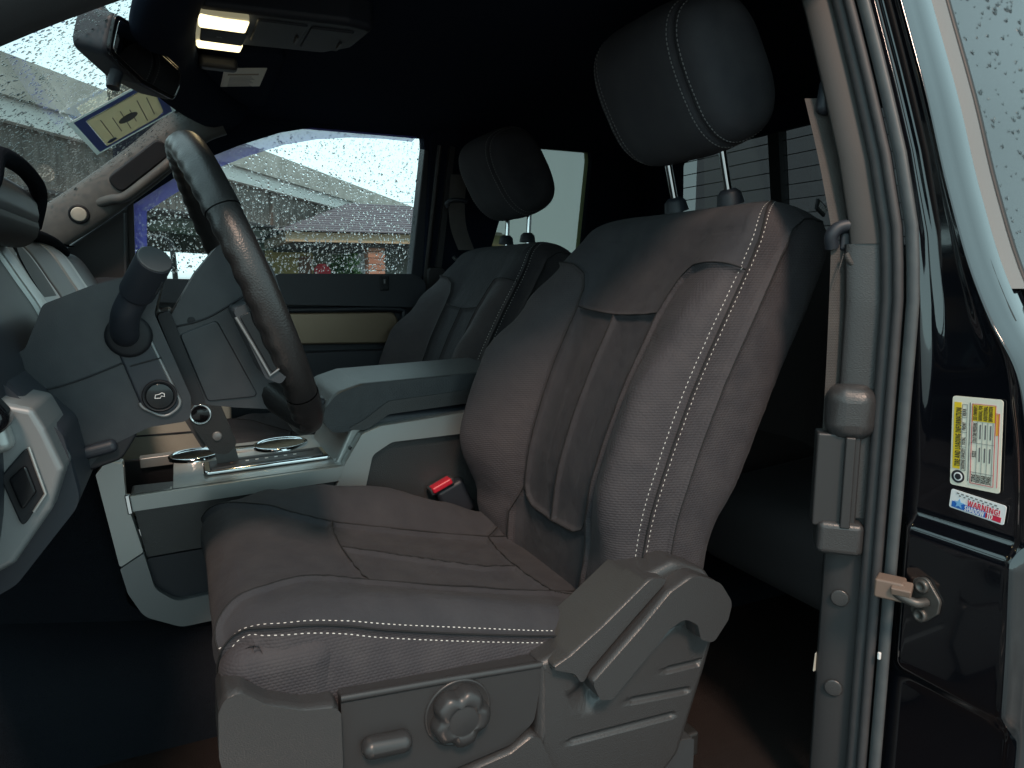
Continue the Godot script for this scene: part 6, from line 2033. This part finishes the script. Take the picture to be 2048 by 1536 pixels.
	part("post", tube(PackedVector3Array([Vector3(5.15, gy, -27.54), Vector3(5.15, 1.2, -27.54)]), 0.03, 8), "zinc", ss)
	var pole := thing("utility_pole", "thin utility pole with wires seen through the front of the window", "utility pole", Vector3(-0.9, gy, -30))
	part("pole", tube(PackedVector3Array([Vector3(-0.9, gy, -30), Vector3(-0.9, 2.9, -30)]), 0.05, 8), "shade_wood", pole)
	part("street_lamp_head", superell(Vector3(-0.75, 2.95, -30), Vector3(0.22, 0.08, 0.1), Basis(Vector3(0, 0, 1), 0.4), 0.0, 0.04), "shade_wood", pole)
	for k in 3:
		part("wire", tube(cat3([Vector3(-12, 3.4 + 0.45 * k, -31), Vector3(-0.9, 2.5 + 0.42 * k, -30), Vector3(12, 3.6 + 0.45 * k, -33)], 6), 0.012, 5), "shade_wood", pole)
	# the truck's own far mirror
	var mi := thing("door_mirror", "black outline of the passenger's door mirror outside the window", "mirror", Vector3(-0.1, 0.83, -1.42))
	part("mirror_rim", tube(cat3([Vector3(-0.14, 0.872, -1.42), Vector3(-0.06, 0.873, -1.44), Vector3(-0.02, 0.862, -1.45), Vector3(-0.008, 0.835, -1.45), Vector3(-0.004, 0.70, -1.45)], 6), 0.008, 8), "black", mi)
	part("mirror_arm", superell(Vector3(-0.09, 0.70, -1.36), Vector3(0.05, 0.03, 0.09), Basis(), 0.0, 0.02), "black", mi)
	# behind: dark treeline, a parked car, a pale sided building
	var rng := RandomNumberGenerator.new()
	rng.seed = 31
	for k in 5:
		tree("roadside_tree", Vector3(26 + 6.0 * k, gy, -41.0 + 3.0 * k), [2.6, 1.9, 2.2, 1.8, 2.0][k], [1.6, 1.3, 1.8, 1.4, 1.5][k], ["broad dark tree behind the rear side window", "low dark tree right of the broad one", "dark bush like tree further along the road", "short dark tree near the parked car", "last dark tree along the road"][k], 40 + k, "leaf")
	var car := thing("parked_car", "dark parked car with a pale curved roof line outside the rear side window", "car", Vector3(4.2, gy, -4.6))
	var roofp := [Vector3(3.1, 0.55, -4.4), Vector3(3.6, 0.78, -4.4), Vector3(4.2, 0.86, -4.4), Vector3(5.0, 0.84, -4.4), Vector3(5.6, 0.60, -4.4)]
	part("roof_trim", tube(cat3(roofp, 6), 0.022, 8), "car_paint", car)
	part("cabin", plate(rp([[2.9, 0.35, 0.1], [3.6, 0.76, 0.3], [4.3, 0.84, 0.3], [5.1, 0.82, 0.3], [5.8, 0.35, 0.2]], 0.2), 1.5, 0.1, at_z(-4.43)), "window_dark", car)
	part("body", plate(rp([[2.0, -0.45, 0.15], [2.0, 0.20, 0.15], [2.9, 0.36, 0.15], [5.8, 0.36, 0.15], [6.4, 0.2, 0.15], [6.4, -0.45, 0.15]], 0.15), 1.7, 0.12, at_z(-4.33)), "paint", car)
	for k in 2:
		part("wheel", lathe([[0.0, 0.0], [0.30, 0.0], [0.33, 0.03], [0.33, 0.2], [0.0, 0.2]], Transform3D(Basis(), Vector3([2.75, 5.5][k], gy + 0.33, -4.5)), 24), "rubber_dark", car)
	var sb := thing("grey_building", "plain grey building wall with a pale doorway behind the truck", "building", Vector3(14, gy, -7))
	part("wall", superell(Vector3(13.2, gy + 3.2, -7.0), Vector3(0.2, 3.2, 8.0), Basis(), 0.0, 0.03), "siding", sb)
	part("doorway", superell(Vector3(12.93, 1.1, -3.2), Vector3(0.03, 1.9, 0.45), Basis(), 0.0, 0.02), "white_wall", sb)
	part("shed", superell(Vector3(11.5, -0.1, -4.5), Vector3(0.8, 0.9, 3.0), Basis(), 0.0, 0.05), "window_dark", sb)

# ---------------------------------------------------------------- scene
func _ready() -> void:
	# camera
	var cam := Camera3D.new()
	cam.name = "camera"
	cam.fov = 56.8
	cam.near = 0.02
	cam.far = 900.0
	cam.position = Vector3(0, 0.75, 1.0)
	cam.rotation_degrees = Vector3(-8.5, -25.0, 0)
	add_child(cam)
	cam.current = true
	# overcast sky
	var we := WorldEnvironment.new()
	we.name = "world"
	var env := Environment.new()
	env.background_mode = Environment.BG_SKY
	var sky := Sky.new()
	var sm := ProceduralSkyMaterial.new()
	sm.sky_top_color = Color(0.76, 0.90, 0.93)
	sm.sky_horizon_color = Color(0.80, 0.94, 0.95)
	sm.sky_curve = 0.3
	sm.ground_bottom_color = Color(0.25, 0.26, 0.27)
	sm.ground_horizon_color = Color(0.55, 0.58, 0.58)
	sm.sun_angle_max = 0.0
	sky.sky_material = sm
	env.sky = sky
	env.background_energy_multiplier = 0.80
	env.tonemap_mode = Environment.TONE_MAPPER_LINEAR
	env.tonemap_exposure = 2.1
	env.sdfgi_enabled = true
	env.ssao_enabled = true
	env.ssil_enabled = true
	we.environment = env
	add_child(we)
	var sun := DirectionalLight3D.new()
	sun.name = "sun"
	sun.light_color = Color(1.0, 0.86, 0.77)
	sun.light_energy = 0.43
	sun.light_angular_distance = 10.0
	sun.shadow_enabled = true
	sun.look_at_from_position(Vector3(-0.6, 4.9, 4.0), Vector3(0.4, 0.2, 0.0))
	add_child(sun)
	materials()
	build_outside()
	build_shell()
	build_pillar_trim()
	build_dash()
	build_console()
	build_seats()
	build_wheel()
	build_roof_things()
	build_jamb()
	build_labels()
	build_rain(get_node("windscreen"), get_node("passenger_door"), get_node("rear_door"))
